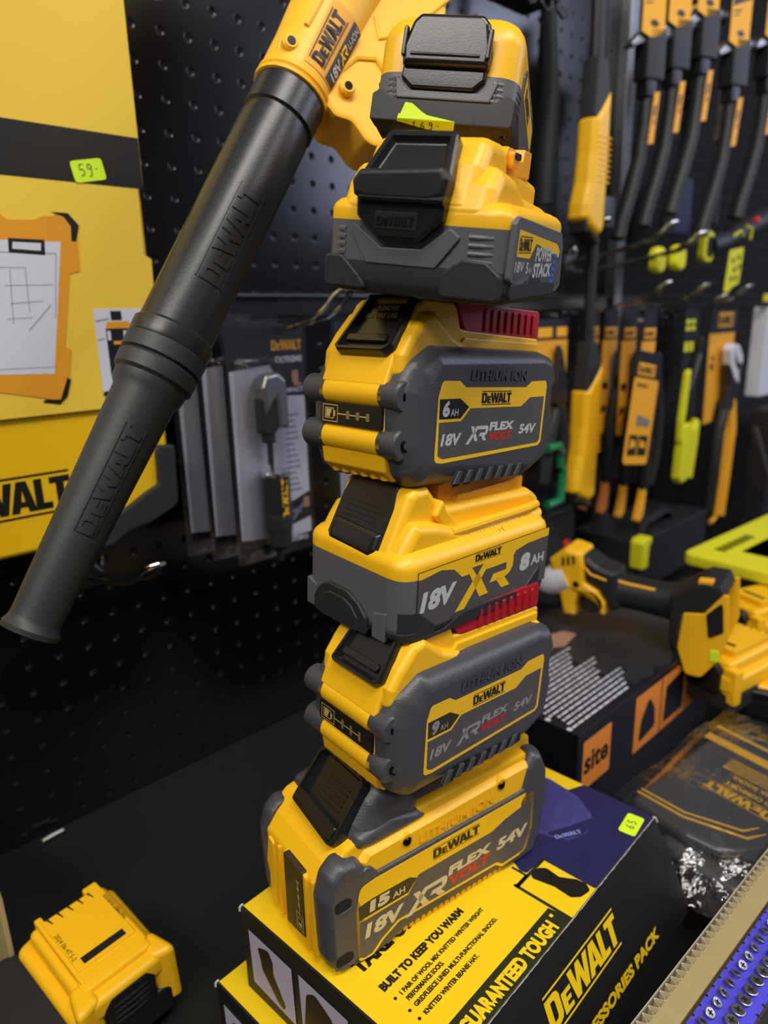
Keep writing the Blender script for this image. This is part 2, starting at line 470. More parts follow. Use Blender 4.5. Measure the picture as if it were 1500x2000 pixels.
# ------------------------------------------------------------------ slide-on battery packs (local frame: x into the pack from the latch end, y = 0 label side, z up)
def latch_frame(x0, z0, x1, z1):
    """frame on the sloping latch face: u along -y, v up the slope, d out of it"""
    dx, dz = x1 - x0, z1 - z0; L = math.hypot(dx, dz); dx /= L; dz /= L
    nx, nz = -dz, dx
    M = Matrix(((0, dx, nx, x0), (-1, 0, 0, 0), (0, dz, nz, z0), (0, 0, 0, 1)))
    return M, L        # M maps (u, v, d) with u = -y
def dish(mb, poly, M, mt, h=2.2, deep=3.0, lip=2.4, mt2=None):
    mb.prism(poly, [(-2, 0), (h * .6, 0), (h, .7), (h, lip), (h - deep * .5, lip + .6), (h - deep, lip + 2.2)], mt, 'z', M)
def screw_head(name, parent, M, r=2.6, mt='screw_black'):
    mb = MB()
    mb.lathe([(r, -1.0), (r, 0.4), (r * .85, 0.8), (r * .55, 0.8), (r * .5, 0.1), (0.01, 0.1)], mt, M, 14, caps=False)
    for k in range(3):
        a = k * math.pi / 3
        mb.box(-r * .45, r * .45, -.25, .25, .1, .35, 'chrome' if 0 else mt, .05, M @ Matrix.Rotation(a, 4, 'Z'))
    return mb.build(name, parent)

def flexvolt(label, pos, ang, cap, dim=False, group='stacked battery packs', remove_text=False, led='dot'):
    W = 82
    t = thing('battery_pack', label, 'battery', pos, *ang, group=group)
    # yellow middle housing
    b = MB()
    prof = rpoly([(-10, 2), (-17, 8), (-19, 18), (-19, 46), (-20, 56), (-14, 72), (-9, 78), (5, 99), (9, 102), (33, 102), (37, 99), (41, 88), (122, 86), (124, 84), (124, 3)],
                 [2, 3, 3, 3, 3, 3, 3, 3, 3, 2, 2, 2, 2, 2, 2], 3)
    b.slab(prof, 15, 67, 'yellow', 'y', 2.0, seg=3)
    # wider shoulder around the latch, tapering towards the shells
    prof2 = rpoly([(-15, 60), (-14, 72), (-7, 82), (4, 94), (12, 96), (28, 84), (44, 78), (122, 77), (122, 60)], 3, 3)
    b.slab(prof2, 9, 73, 'yellow', 'y', 4.5, seg=3)
    for zc in (50, 24):
        b.cyl((-14, 16, zc), (-14, 66, zc), 8.2, 'yellow', seg=20)
    for i in range(6):
        b.cyl((-8.6, 21 + i * 8, 4), (-14.6, 21 + i * 8, 18), 4.2, 'yellow', seg=14)
    # ledge beside the rail
    led_ = rpoly([(38, 78), (43, 83), (121, 82.5), (121, 77), (40, 77)], 1, 2)
    b.slab(led_, 13, 69, 'yellow', 'y', 1.0)
    b.build('housing', t)
    # grey side shells
    out = rpoly([(-18, 22), (-19, 54), (-10, 69), (6, 78), (112, 77.5), (124, 75), (130, 62), (130, 56), (127.5, 53), (128, 40), (130.5, 37), (129, 24), (126, 8), (106, -1.5), (-2, -1.2), (-12, 6)],
                [8, 5, 14, 9, 5, 6, 5, 2, 2, 2, 2, 6, 8, 6, 9, 8], 4)
    def wf(p): return 1.0 + 1.7 * max(0.0, min(1.0, (14 - p.x) / 34.0))
    prof_s = [(19.5, 0), (12, 0), (8, .4), (4.8, 1.5), (2.4, 3.2), (.9, 5.2), (.15, 7.0), (0, 8.0)]
    for side in (0, 1):
        s = MB()
        pr = prof_s if side == 0 else [(W - d, i) for d, i in prof_s]
        s.prism(out, pr, 'shell_grey', 'y', wfun=wf)
        for zc in (50, 24):
            y0, y1 = (5.5, 20) if side == 0 else (W - 20, W + 0)
            s.cyl((-13.6, y0, zc), (-13.6, y1, zc), 8.6, 'shell_grey', seg=20, bev=1.2)
        if side == 0:
            fn = front_fn(0.0)
            text(s, 'LITHIUM ION', 'shell_grey', fn, 34, 59.6, 5.6, 56, bold=.035, shear=.12, d=.55)
            vs, fs = tpolys('LITHIUM ION', .035)
            text(s, 'LITHIUM ION', 'rubber', fn, 34.4, 59.2, 5.6, 56, bold=.05, shear=.12, d=.15)  # darker offset copy paints the shadow edge of the raised letters
            # vent along the lower edge
            s.decal([[(22, .4), (27, 7.4), (97, 6.0), (97, .2), (94, -.2)]], 'dark_void', front_fn(0.0), .12)
            for i in range(7):
                x = 25 + i * 10.2
                s.slab([(x - 2, .2), (x + 2.8, 7.6), (x + 6.2, 7.4), (x + 3.0, .2)], -1.3, 2, 'shell_grey', 'y', .5)
        sh_ = s.build('side_shell', t)
        if side == 0: near_shell = sh_
    for zc in (50, 24):
        M = Matrix.Translation((-14.2, 5.3, zc)) @ Matrix.Rotation(R(90), 4, 'X')
        M = Matrix.Translation((-12.2, 4.9, zc)) @ Matrix.Rotation(R(-14), 4, 'Z') @ Matrix.Rotation(R(90), 4, 'X')
        screw_head('screw', near_shell, M, 3.9)
    # label
    l = MB(); fn = front_fn(0.12)
    yel = rpoly([(6, 14), (13, 13.2), (110, 17.6), (113, 20), (114.5, 56), (113, 59.3), (97, 58.8), (90.8, 55.2), (30, 55.4), (24.4, 58.9), (9.5, 58.9), (6.5, 50)], [3, 2, 2, 2, 3, 2, 2, 1, 1, 2, 3, 3], 3)
    l.decal([yel], 'label_yellow', fn, .25)
    gry = rpoly([(8.4, 17.5), (13, 15.6), (109, 19.6), (111, 21.8), (112.2, 49.4), (96, 48.9), (86.5, 43.4), (35.5, 43.5), (27.5, 36.4), (8.0, 36.2)], [2, 2, 1, 1, 0, 1, 1, 1, 1, 0], 3)
    l.decal([gry], 'label_grey', lambda u, v, d: fn(u, v, d + .3))
    l.decal([[(7.9, 38.0), (26.6, 38.0), (34, 44.3), (25.5, 49.2), (7.6, 49.0)]], 'label_dark' if dim else 'label_black', lambda u, v, d: fn(u, v, d + .32))
    pr = 'dim_print' if dim else 'silver_print'
    f3 = lambda u, v, d: fn(u, v, d + .45)
    text(l, cap, pr, f3, 10.2, 39.8, 7.4, 6.2, bold=.055, shear=.12)
    text(l, 'AH', pr, f3, 17.6, 39.6, 3.8, 6.6, bold=.012)
    logo(l, 'label_black', f3, 45.5, 46.2, 6.0, 29.5)
    text(l, '18V', pr, f3, 10.2, 23.4, 6.0, 17, bold=.045, shear=.22)
    xr(l, pr, f3, 35, 24.2, 8.8, 17.5)
    text(l, 'FLEX', pr, f3, 54.8, 30.0, 4.5, 25, bold=.055, shear=.2)
    text(l, 'VOLT', 'red_print', f3, 53.8, 23.8, 4.7, 24, bold=.055, shear=.2)
    text(l, '54V', pr, f3, 86, 26.6, 5.4, 18.5, bold=.04, shear=.2)
    l.build('label', t)
    # charge gauge between the rollers
    g = MB(); gf = nose_fn(-19.2, W)
    g.slab(rrect(16, 31.2, 66, 43.6, 1.4), -20.6, -17, 'label_black', 'x', .5)
    gf = lambda u, v, d: (-20.7 - d, W - u, v)
    def fr(x0, y0, x1, y1, w):
        return [[[(x0, y0), (x1, y0), (x1, y1), (x0, y1)], [(x0 + w, y0 + w), (x1 - w, y0 + w), (x1 - w, y1 - w), (x0 + w, y1 - w)]]]
    g.decal(fr(18, 32.4, 31, 42.2, .5), 'icon_line', gf)
    g.decal(fr(20, 34.2, 27.6, 40.4, .5), 'icon_line', gf)
    g.decal([[(21, 35), (24, 35), (26, 39.6), (21, 39.6)], [(27.6, 35.6), (28.8, 35.6), (28.8, 39), (27.6, 39)]], 'icon_line', gf)
    g.decal([[(31, 37), (56, 37), (56, 37.7), (31, 37.7)]], 'icon_line', gf)
    for u in (38, 46, 54):
        if led == 'dot': g.decal([rrect(u, 35, u + 2.8, 39.6, .9)], 'icon_grey', lambda a, c, d: gf(a, c, d + .1))
        else: g.decal([rrect(u, 34.4, u + 2.2, 40.4, .4)], 'icon_grey', lambda a, c, d: gf(a, c, d + .1))
    g.build('charge_gauge', t)
    # latch
    M, L = latch_frame(-15.5, 70.5, 6, 99.5)
    k = MB()
    pl = rpoly([(-59, 2), (-56, 0), (-20, 0), (-15.5, 4), (-19, L + 3), (-54, L + 3)], [2, 2, 3, 3, 2, 2], 3)
    dish(k, pl, M, 'black_gloss', 5.2, 3.6, 2.4)
    k.slab(rrect(-54, 7, -22, 12, 2), 1.4, 4.2, 'black_gloss', 'z', 1, M)
    if remove_text:
        lf = lambda u, v, d: tuple(M @ Vector((u, v, 2.0 + d)))
        text(k, 'REMOVE', 'icon_line', lf, -44, 29.5, 3.1, 16, bold=.01)
        text(k, 'BEFORE USE.', 'icon_line', lf, -50, 24.4, 3.1, 25, bold=.01)
    k.build('release_latch', t)
    # red terminal guard
    r = MB()
    rp = rpoly([(37, 103), (39, 97), (45, 87.5), (49, 85.5), (122, 85.5), (123, 88), (123, 101), (121, 103)], [1, 3, 3, 2, 1, 1, 1, 1], 3)
    r.slab(rp, 15.2, 66.8, 'red', 'y', 1.0)
    for i in range(8):
        x = 62 + i * 7.3
        r.slab(rrect(x, 87.5, x + 3.4, 100.5, 1.5, 3), 13.8, 17, 'red', 'y', .9)
    r.build('terminal_guard', t)
    return t

def pack_8ah(label, pos, ang, group='stacked battery packs'):
    t = thing('battery_pack', label, 'battery', pos, *ang, group=group)
    L, W = 139, 87.5
    def rr(i, z, r=13, xi=None): return [(a, c, z) for a, c in rrect(i, i, L - i, W - i, r - i * .3, 6)]
    g = MB()
    g.rings([rr(1.5, 3), rr(0.3, 5), rr(0, 8), rr(0, 37.4)], 'grey')
    g.build('lower_housing', t)
    b = MB()                                     # rubber base with corner guards
    b.rings([rr(2.5, -1), rr(0.2, 1), rr(-.7, 3), rr(-.7, 5.2), rr(.5, 5.8)], 'rubber')
    cor = [(a, c) for a, c in rrect(-.9, -.9, L + .9, W + .9, 14, 6)]
    for cx in (0, L):
        M = Matrix.Identity(4)
        ring = [(-.9, 24), (-.9, 13), (1.5, 5), (5, 1.5), (13, -.9), (26, -.9)]
        if cx: ring = [(L - p[0], p[1]) for p in ring]
        inn = [(p[0] + (2.5 if not cx else -2.5), p[1] + 2.5) for p in ring]
        hs = [6, 17, 18, 18, 17, 6]
        rs = [[(p[0], p[1], 0), (q[0], q[1], 0), (q[0], q[1], h), (p[0], p[1], h)] for p, q, h in zip(ring, inn, hs)]
        if not cx: b.rings(rs[2:], 'rubber')
        else: b.rings(rs[2:], 'rubber')
    b.slab(rpoly([(14, 1), (34, 1), (50, 7), (102, 6), (112, 2), (128, 3), (128, -1), (14, -1)], 2), -1.4, 1, 'rubber', 'y', .6)
    pk = rpoly([(26, -3), (27, 8), (34, 15), (44, 19.5), (62, 19.5), (69, 16), (75, 8), (76, -3)], 3, 3)
    b.slab(pk, -2.6, 3, 'rubber', 'x', 1.2, seg=3)
    b.slab(rpoly([(33, -3), (34, 6), (39, 11.5), (46, 14.5), (60, 14.5), (65, 11.5), (69, 6), (70, -3)], 2, 3), -3.4, 3, 'rubber', 'x', .9, seg=3)
    b.build('rubber_base', t)
    for y in (12, 79):
        c = MB(); c.slab(rpoly([(y, -2), (y + 11, -2), (y + 11, 13), (y, 16)] if y < 40 else [(y - 4, -2), (y + 5, -2), (y + 5, 16), (y - 4, 13)], 1), -1.2, 2, 'grey', 'x', .6)
        c.build('clip_tab', t)
    y = MB()
    y.rings([rr(0, 37.4), rr(0, 43), rr(.8, 46), rr(3, 48.8), rr(6.5, 51.2, 12), rr(12, 54.6, 12), rr(17, 56, 12)], 'yellow')
    sp = rpoly([(1.5, 38), (2, 46), (19, 80), (23, 83), (34, 83), (46, 69), (132, 66), (139, 62), (144, 58), (139, 40)], [2, 4, 4, 3, 3, 4, 3, 3, 3, 2], 4)
    y.slab(sp, 15.5, 72, 'yellow', 'y', 5, seg=4)
    sp2 = rpoly([(1, 38), (1.5, 44), (10, 57), (17, 66), (34, 63), (52, 57), (139, 54), (139, 38)], 4, 4)
    y.slab(sp2, 7, 80.5, 'yellow', 'y', 6, seg=4)
    y.tube([(48, 10, 55), (58, 9.0, 55.5), (120, 9.2, 56.5), (134, 12, 56)], 3.0, 'yellow', 10)
    y.slab(rpoly([(36, 66), (42, 76), (46, 68), (60, 55), (50, 52)], 2), 12, 30, 'yellow', 'y', 2, seg=3)
    fn = lambda u, v, d: (u, 3.4 + v * 1.1 - d * .5, 48.4 + v * .8 + d * .6)
    text(y, 'LITHIUM ION', 'yellow', fn, 44, 0, 4.4, 76, bold=.02, shear=.1, d=.8)
    y.build('upper_housing', t)
    r = MB()
    r.slab(rpoly([(50, 60), (50, 80), (62, 81.5), (110, 81.5), (112, 85), (128, 85), (128, 60)], 1), 24, 62, 'yellow_rail', 'y', .8)
    r.slab(rpoly([(58, 64), (64, 72), (108, 73.5), (128, 75), (128, 60), (58, 60)], 1), 20, 66, 'yellow_rail', 'y', .8)
    for x in (62, 72):
        r.slab(rrect(x, 76.6, x + 6.5, 79.2, 1.2), 23.7, 25, 'dark_void', 'y', .2)
    r.build('contact_rail', t)
    # label
    l = MB(); fn = front_fn(.05)
    yel = rpoly([(11.5, 6), (13, 42.5), (134.5, 43.5), (135, 5)], [2, 2, 1, 2])
    l.decal([[(11.5, 37), (12.2, 41), (134.6, 42.6), (134.6, 36), (118, 35), (100, 30), (44, 28), (30, 36)]], 'label_yellow', fn, .2)
    l.decal([[(11, 41.2), (134.9, 42.9), (134.9, 43.3), (11, 41.7)], [(11, 5), (11, 41.4), (11.5, 41.4), (11.5, 5)], [(134.6, 5), (134.6, 43), (135, 43), (135, 5)]], 'label_black', lambda u, v, d: fn(u, v, d + .24))
    gr = rpoly([(11.6, 36.6), (30, 38.8), (41, 36.4), (47, 31), (58, 31), (96, 31), (99.5, 34.6), (112, 36.8), (134.6, 37.4), (134.6, 6), (118, 6.6), (104, 3.4), (88, 7.6), (60, 8.6), (44, 7.4), (30, 1.8), (12, 3)],
               [1, 3, 2, 1, 0, 1, 3, 2, 0, 1, 4, 4, 4, 3, 4, 4, 1], 3)
    l.decal([gr], 'label_grey', lambda u, v, d: fn(u, v, d + .26))
    f3 = lambda u, v, d: fn(u, v, d + .42)
    l.decal([[(44, 34.6), (50, 36.8), (92, 36.4), (99, 34), (96, 30), (48, 30)]], 'label_yellow', lambda u, v, d: fn(u, v, d + .34))
    text(l, '18V', 'silver_print', f3, 13.5, 17.2, 10.6, 28, bold=.055, shear=.22)
    # large XR
    xr(l, 'label_yellow', f3, 50, 12.6, 21.6, 46, shear=.1, tail=.2)
    l.decal([[(57, 33.6), (67.5, 33.6), (62, 27.4)]], 'label_grey', lambda u, v, d: fn(u, v, d + .5))
    text(l, '8', 'silver_print', f3, 104.5, 19.6, 9.8, 10.5, bold=.07, shear=.12)
    text(l, 'AH', 'silver_print', f3, 117, 20.4, 6.2, 14, bold=.03, shear=.0)
    logo(l, 'label_black', f3, 59.6, 36.6, 4.1, 24.5)
    l.build('label', t)
    M, LL = latch_frame(2.8, 44.5, 21, 81.5)
    k = MB()
    pl = rpoly([(-70, 2), (-66, -1), (-29, -3), (-24, 1), (-24.5, 30), (-28, LL + 2), (-66, LL + 2), (-69, 30)], [3, 3, 4, 4, 5, 2, 2, 5], 4)
    k.prism(pl, [(-2, 0), (1.0, 0), (1.6, .7), (1.6, 1.4)], 'black_gloss', 'z', M)
    k.prism(rpoly([(-68, 16), (-27, 14.5), (-27.6, 30), (-30, LL + 1), (-65, LL + 1), (-67, 30)], 2), [(1.5, 0), (1.6, .8), (-.6, 2.4), (-1.0, 3)], 'black', 'z', M)
    k.prism(rpoly([(-68.5, 3.5), (-66, .8), (-29.5, -1), (-26, 3), (-26.5, 14), (-67.5, 15.5)], 3), [(1.4, 0), (2.6, 1), (3.2, 3), (3.0, 6)], 'black_gloss', 'z', M)
    for i in range(4):
        k.slab(rrect(-62, 17 + i * 3.2, -34, 18.2 + i * 3.2, .5), 0, 1.6, 'black_gloss', 'z', .4, M)
    k.build('release_latch', t)
    return t

def pack_15ah(label, pos, ang, group='stacked battery packs'):
    t = thing('battery_pack', label, 'battery', pos, *ang, group=group)
    W = 90
    y = MB()
    core = rpoly([(0, 1), (-4, 8), (-6, 30), (-5, 58), (3, 70), (16, 82), (30, 98), (40, 103), (52, 102), (62, 88), (168, 88), (176, 84), (178, 62), (172, 2)], [3, 4, 8, 8, 8, 6, 6, 6, 6, 4, 3, 4, 4, 4], 4)
    y.slab(core, 14, 76, 'yellow', 'y', 4, seg=3)
    body = rpoly([(2, 1), (-5, 8), (-7.5, 34), (-6.5, 60), (1, 70), (12, 80), (26, 84), (160, 84), (172, 82), (176, 60), (170, 2)], [4, 6, 8, 8, 6, 4, 4, 3, 4, 4, 4], 4)
    y.prism(body, [(6, 3), (7.5, .8), (10, 0), (80, 0), (82.5, .8), (84, 3)], 'yellow', 'y')
    # upper yellow shoulder on the label side
    sh = rpoly([(18, 70), (24, 76), (150, 80), (168, 80), (168, 50), (22, 48)], [3, 3, 4, 3, 2, 2], 3)
    y.prism(sh, [(20, -3), (9, -1), (4, 1.5), (1.8, 4)], 'yellow', 'y')
    y.slab(rpoly([(22, 5), (52, 5), (51, 61), (22, 61)], 3), -8.4, -3, 'yellow', 'x', 1.0)
    y.slab(rpoly([(13, 8), (19, 5), (19, 60), (14, 64)], 2), -8.2, -3, 'yellow', 'x', .8)
    y.slab(rpoly([(56, 5), (61, 6), (60, 58), (56, 60)], 2), -8.6, -3, 'yellow', 'x', .8)
    y.slab(rpoly([(65, 6), (74, 9), (72, 58), (65, 56)], 2), -8.2, -3, 'yellow', 'x', .8)
    for i in range(26):
        y.cyl((32 + i * 5, 3.4, 1.2), (32 + i * 5, 10, 1.2), 2.2, 'yellow', seg=8)
    fn = lambda u, v, d: (u, 1.8 - d, v)
    text(y, 'LITHIUM ION', 'yellow', fn, 63, 63.2, 6.4, 64, bold=.02, shear=.1, d=1.1)
    # boss triangles under the screws
    y.cyl((53, 1.6, 69.4), (53, 12, 71), 5, 'yellow', seg=16); y.cyl((134, 1.6, 73), (134, 12, 75), 5, 'yellow', seg=16)
    hs_ = y.build('housing', t)
    for x, z in ((53, 69.6), (134, 73.6)):
        screw_head('screw', hs_, Matrix.Translation((x, 1.5, z)) @ Matrix.Rotation(R(76), 4, 'X'), 3.2)
    # grey end guards and label frame
    for side in (0, 1):
        g = MB()
        def Y(prof): return prof if side == 0 else [(W - d, i) for d, i in prof]
        pf = Y([(15, 1.5), (13, .2), (9, 0), (5, .8), (2.2, 2.2), (.1, 4.0), (-.8, 6)])
        front = rpoly([(-7, 14), (-8.5, 56), (-4, 70), (4, 77), (16, 76), (24, 66), (21, 60), (17, 57), (24, 40), (24, 3), (16, -.6), (4, -.6), (-4, 3)], [10, 12, 9, 8, 6, 5, 2, 3, 4, 3, 4, 8, 8], 5)
        g.prism(front, pf, 'shell_grey', 'y')
        back = rpoly([(146, 6), (146, 54), (152, 62), (157, 76), (166, 86), (174, 84), (181, 68), (181, 44), (176, 16), (168, 1), (152, 1)], [3, 3, 3, 5, 6, 6, 6, 6, 6, 6, 4], 4)
        g.prism(back, pf, 'shell_grey', 'y')
        lo = rpoly([(10, 0), (10, 62), (24, 68), (30, 60.5), (150, 60.5), (164, 64), (168, 52), (166, 8), (160, 3), (138, 3), (132, 6), (50, 6), (38, 2), (24, -.6)], [2, 4, 4, 2, 2, 3, 3, 4, 3, 4, 4, 4, 4, 3], 4)
        g.prism(lo, Y([(22, 0), (2.4, 0), (.6, .8), (-.3, 2.2)]), 'shell_grey', 'y')
        if side == 0:
            for zc in (50, 11):   # oval screw wells
                g.slab(rpoly([(-2, zc - 3), (9, zc - 3.5), (10, zc + 3), (5, zc + 5), (-2, zc + 4.5)], 3), -1.1, 3, 'dark_void', 'y', .2)
                g.tube([(-2.5, .6, zc - 4.0), (3, -.6, zc - 4.6), (9.5, -.8, zc - 3.6)], [1.5, 1.4, 1], 'shell_grey', 8)
        g.build('side_guard', t)
    l = MB(); fn = front_fn(-.5)
    yel = rpoly([(13, 3), (24, 2), (32, 9), (44, 15.2), (128, 12.5), (134, 8), (157, 9), (163.6, 26), (164.6, 55), (162, 58), (28, 57.5), (16, 56), (12.5, 40)], [4, 6, 4, 5, 3, 3, 5, 3, 3, 2, 3, 6, 4], 4)
    l.decal([yel], 'label_yellow', fn, .3)
    gry = rpoly([(14.8, 31.8), (14.4, 6), (17, 4), (23, 4), (30, 10.2), (43, 17.2), (129, 14.4), (135, 10), (155.5, 11), (161.6, 27), (162.4, 50.5), (140, 46.8), (125.5, 42.6), (122, 34.0), (62, 34), (56, 31.8)],
                [0, 2, 2, 4, 4, 4, 3, 3, 4, 3, 0, 2, 2, 2, 2, 2], 4)
    gry = rpoly([(14.8, 31.4), (14.4, 6), (17, 4), (23, 4), (30, 10.2), (43, 17.2), (129, 14.4), (135, 10), (155.5, 11), (161.6, 27), (162.4, 50.5), (136, 46.2), (124, 42.2), (60, 42.2), (51.5, 31.6)],
                [0, 2, 2, 4, 4, 4, 3, 3, 4, 3, 0, 2, 2, 2, 1], 4)
    l.decal([gry], 'label_grey', lambda u, v, d: fn(u, v, d + .36))
    l.decal([[(14.6, 33.2), (51.5, 33.2), (58.6, 40.6), (52.5, 44.0), (25, 44.4), (14.2, 43.4)]], 'label_dark', lambda u, v, d: fn(u, v, d + .36))
    f3 = lambda u, v, d: fn(u, v, d + .5)
    text(l, '15', 'beige_print', f3, 22, 35.8, 6.8, 15, bold=.07, shear=.12)
    text(l, 'AH', 'beige_print', f3, 39.5, 35.4, 4.2, 9.5, bold=.02)
    logo(l, 'label_black', f3, 72, 47.6, 6.4, 40)
    text(l, '18V', 'beige_print', f3, 18, 18.2, 9.0, 28, bold=.05, shear=.22)
    xr(l, 'beige_print', f3, 53, 16.6, 13.0, 29, shear=.18)
    text(l, 'FLEX', 'beige_print', f3, 84.5, 27.6, 6.2, 38, bold=.06, shear=.2)
    text(l, 'VOLT', 'red_print', f3, 83.5, 19.6, 6.2, 38, bold=.06, shear=.2)
    text(l, '54V', 'beige_print', f3, 128.5, 24.6, 7.6, 29, bold=.045, shear=.2)
    l.build('label', t)
    g = MB()
    g.slab(rpoly([(25, 14), (49, 8), (48, 62), (25, 62)], 1), -9.2, -5, 'label_dark', 'x', .4)
    gf = lambda u, v, d: (-9.3 - d, u - 21, v - 2)
    g.decal([[[(47, 18), (56, 18), (56, 30), (47, 30)], [(47.7, 18.7), (55.3, 18.7), (55.3, 29.3), (47.7, 29.3)]], [[(49, 20), (54, 20), (54, 27), (49, 27)], [(49.6, 20.6), (53.4, 20.6), (53.4, 26.4), (49.6, 26.4)]]], 'icon_line', gf)
    g.decal([[(49, 20), (54, 20), (54, 22), (49, 24)], [(51.2, 30), (51.9, 30), (51.9, 54), (51.2, 54)]], 'icon_line', gf)
    for v in (36, 42, 48, 53): g.decal([rrect(50.2, v, 52.9, v + 1.6, .3)], 'icon_line', lambda a, c, d: gf(a, c, d + .1))
    g.build('charge_gauge', t)
    # black latch cover running up to the rail
    c = MB()
    top = rpoly([(14, 80), (20, 90), (30, 102), (38, 109), (54, 109), (64, 98), (70, 90), (70, 76)], [3, 6, 8, 8, 10, 8, 6, 2], 5)
    c.prism(top, [(5, 12), (6.5, 8), (9, 4.5), (12.5, 1.6), (17, 0), (62, 0), (70, 1.6), (76, 5), (80, 9), (81, 12)], 'shell_grey', 'y')
    c.prism(rpoly([(30, 74), (15, 77), (20, 86), (44, 90), (66, 84), (78, 76)], 5), [(3.5, 5), (5, 2.4), (8, .6), (12, 0), (78, 0), (82, .6), (85, 3)], 'shell_grey', 'y')
    c.slab(rpoly([(50, 78), (50, 92), (60, 94), (98, 94), (102, 90), (102, 84), (66, 84), (62, 78)], 2, 3), 13, 24, 'shell_grey', 'y', 1.5, seg=3)
    c.slab(rpoly([(50, 78), (50, 92), (60, 94), (98, 94), (102, 90), (102, 84), (66, 84), (62, 78)], 2, 3), 66, 77, 'shell_grey', 'y', 1.5, seg=3)
    c.slab(rpoly([(48, 80), (48, 104), (66, 97), (70, 80)], 3), 22, 68, 'rubber', 'y', 1.5)
    lc_ = c.build('latch_cover', t)
    M, L = latch_frame(11.5, 78, 37, 107)
    k = MB()
    pl = rpoly([(-65, 1), (-16, -3), (-13, 2), (-15, L - 1), (-19, L + 3), (-61, L + 3), (-66, L - 2)], [3, 3, 4, 4, 6, 6, 4], 4)
    dish(k, pl, M, 'black_gloss', 7.4, 5.0, 2.4)
    k.prism(rpoly([(-63, 3), (-17, -.5), (-16.5, 9), (-63, 11)], 2), [(0, 0), (7.2, 0), (8, 1), (8, 4)], 'black_gloss', 'z', M)
    for i in range(5): k.slab(rrect(-50, 14 + i * 3.5, -26, 15.4 + i * 3.5, .5), 2, 3.2, 'black_gloss', 'z', .4, M)
    k.build('release_latch', t)
    screw_head('screw', lc_, Matrix.Translation((60, 22, 101)) @ Matrix.Rotation(R(42), 4, 'Y'), 4)
    r = MB()
    r.slab(rpoly([(100, 86), (100, 106), (172, 106), (173, 90), (168, 86)], 1.5), 22, 68, 'red', 'y', 1)
    for i in range(7): r.slab(rrect(108 + i * 8.6, 90, 112.4 + i * 8.6, 104, 1.5, 3), 20.6, 23.5, 'red', 'y', .8)
    r.build('terminal_guard', t)
    a = MB()
    a.slab(rpoly([(96, 82), (96, 90), (174, 90), (174, 82)], 2), 14, 76, 'yellow', 'y', 1.5)
    a.build('rail_bed', t)
    return t

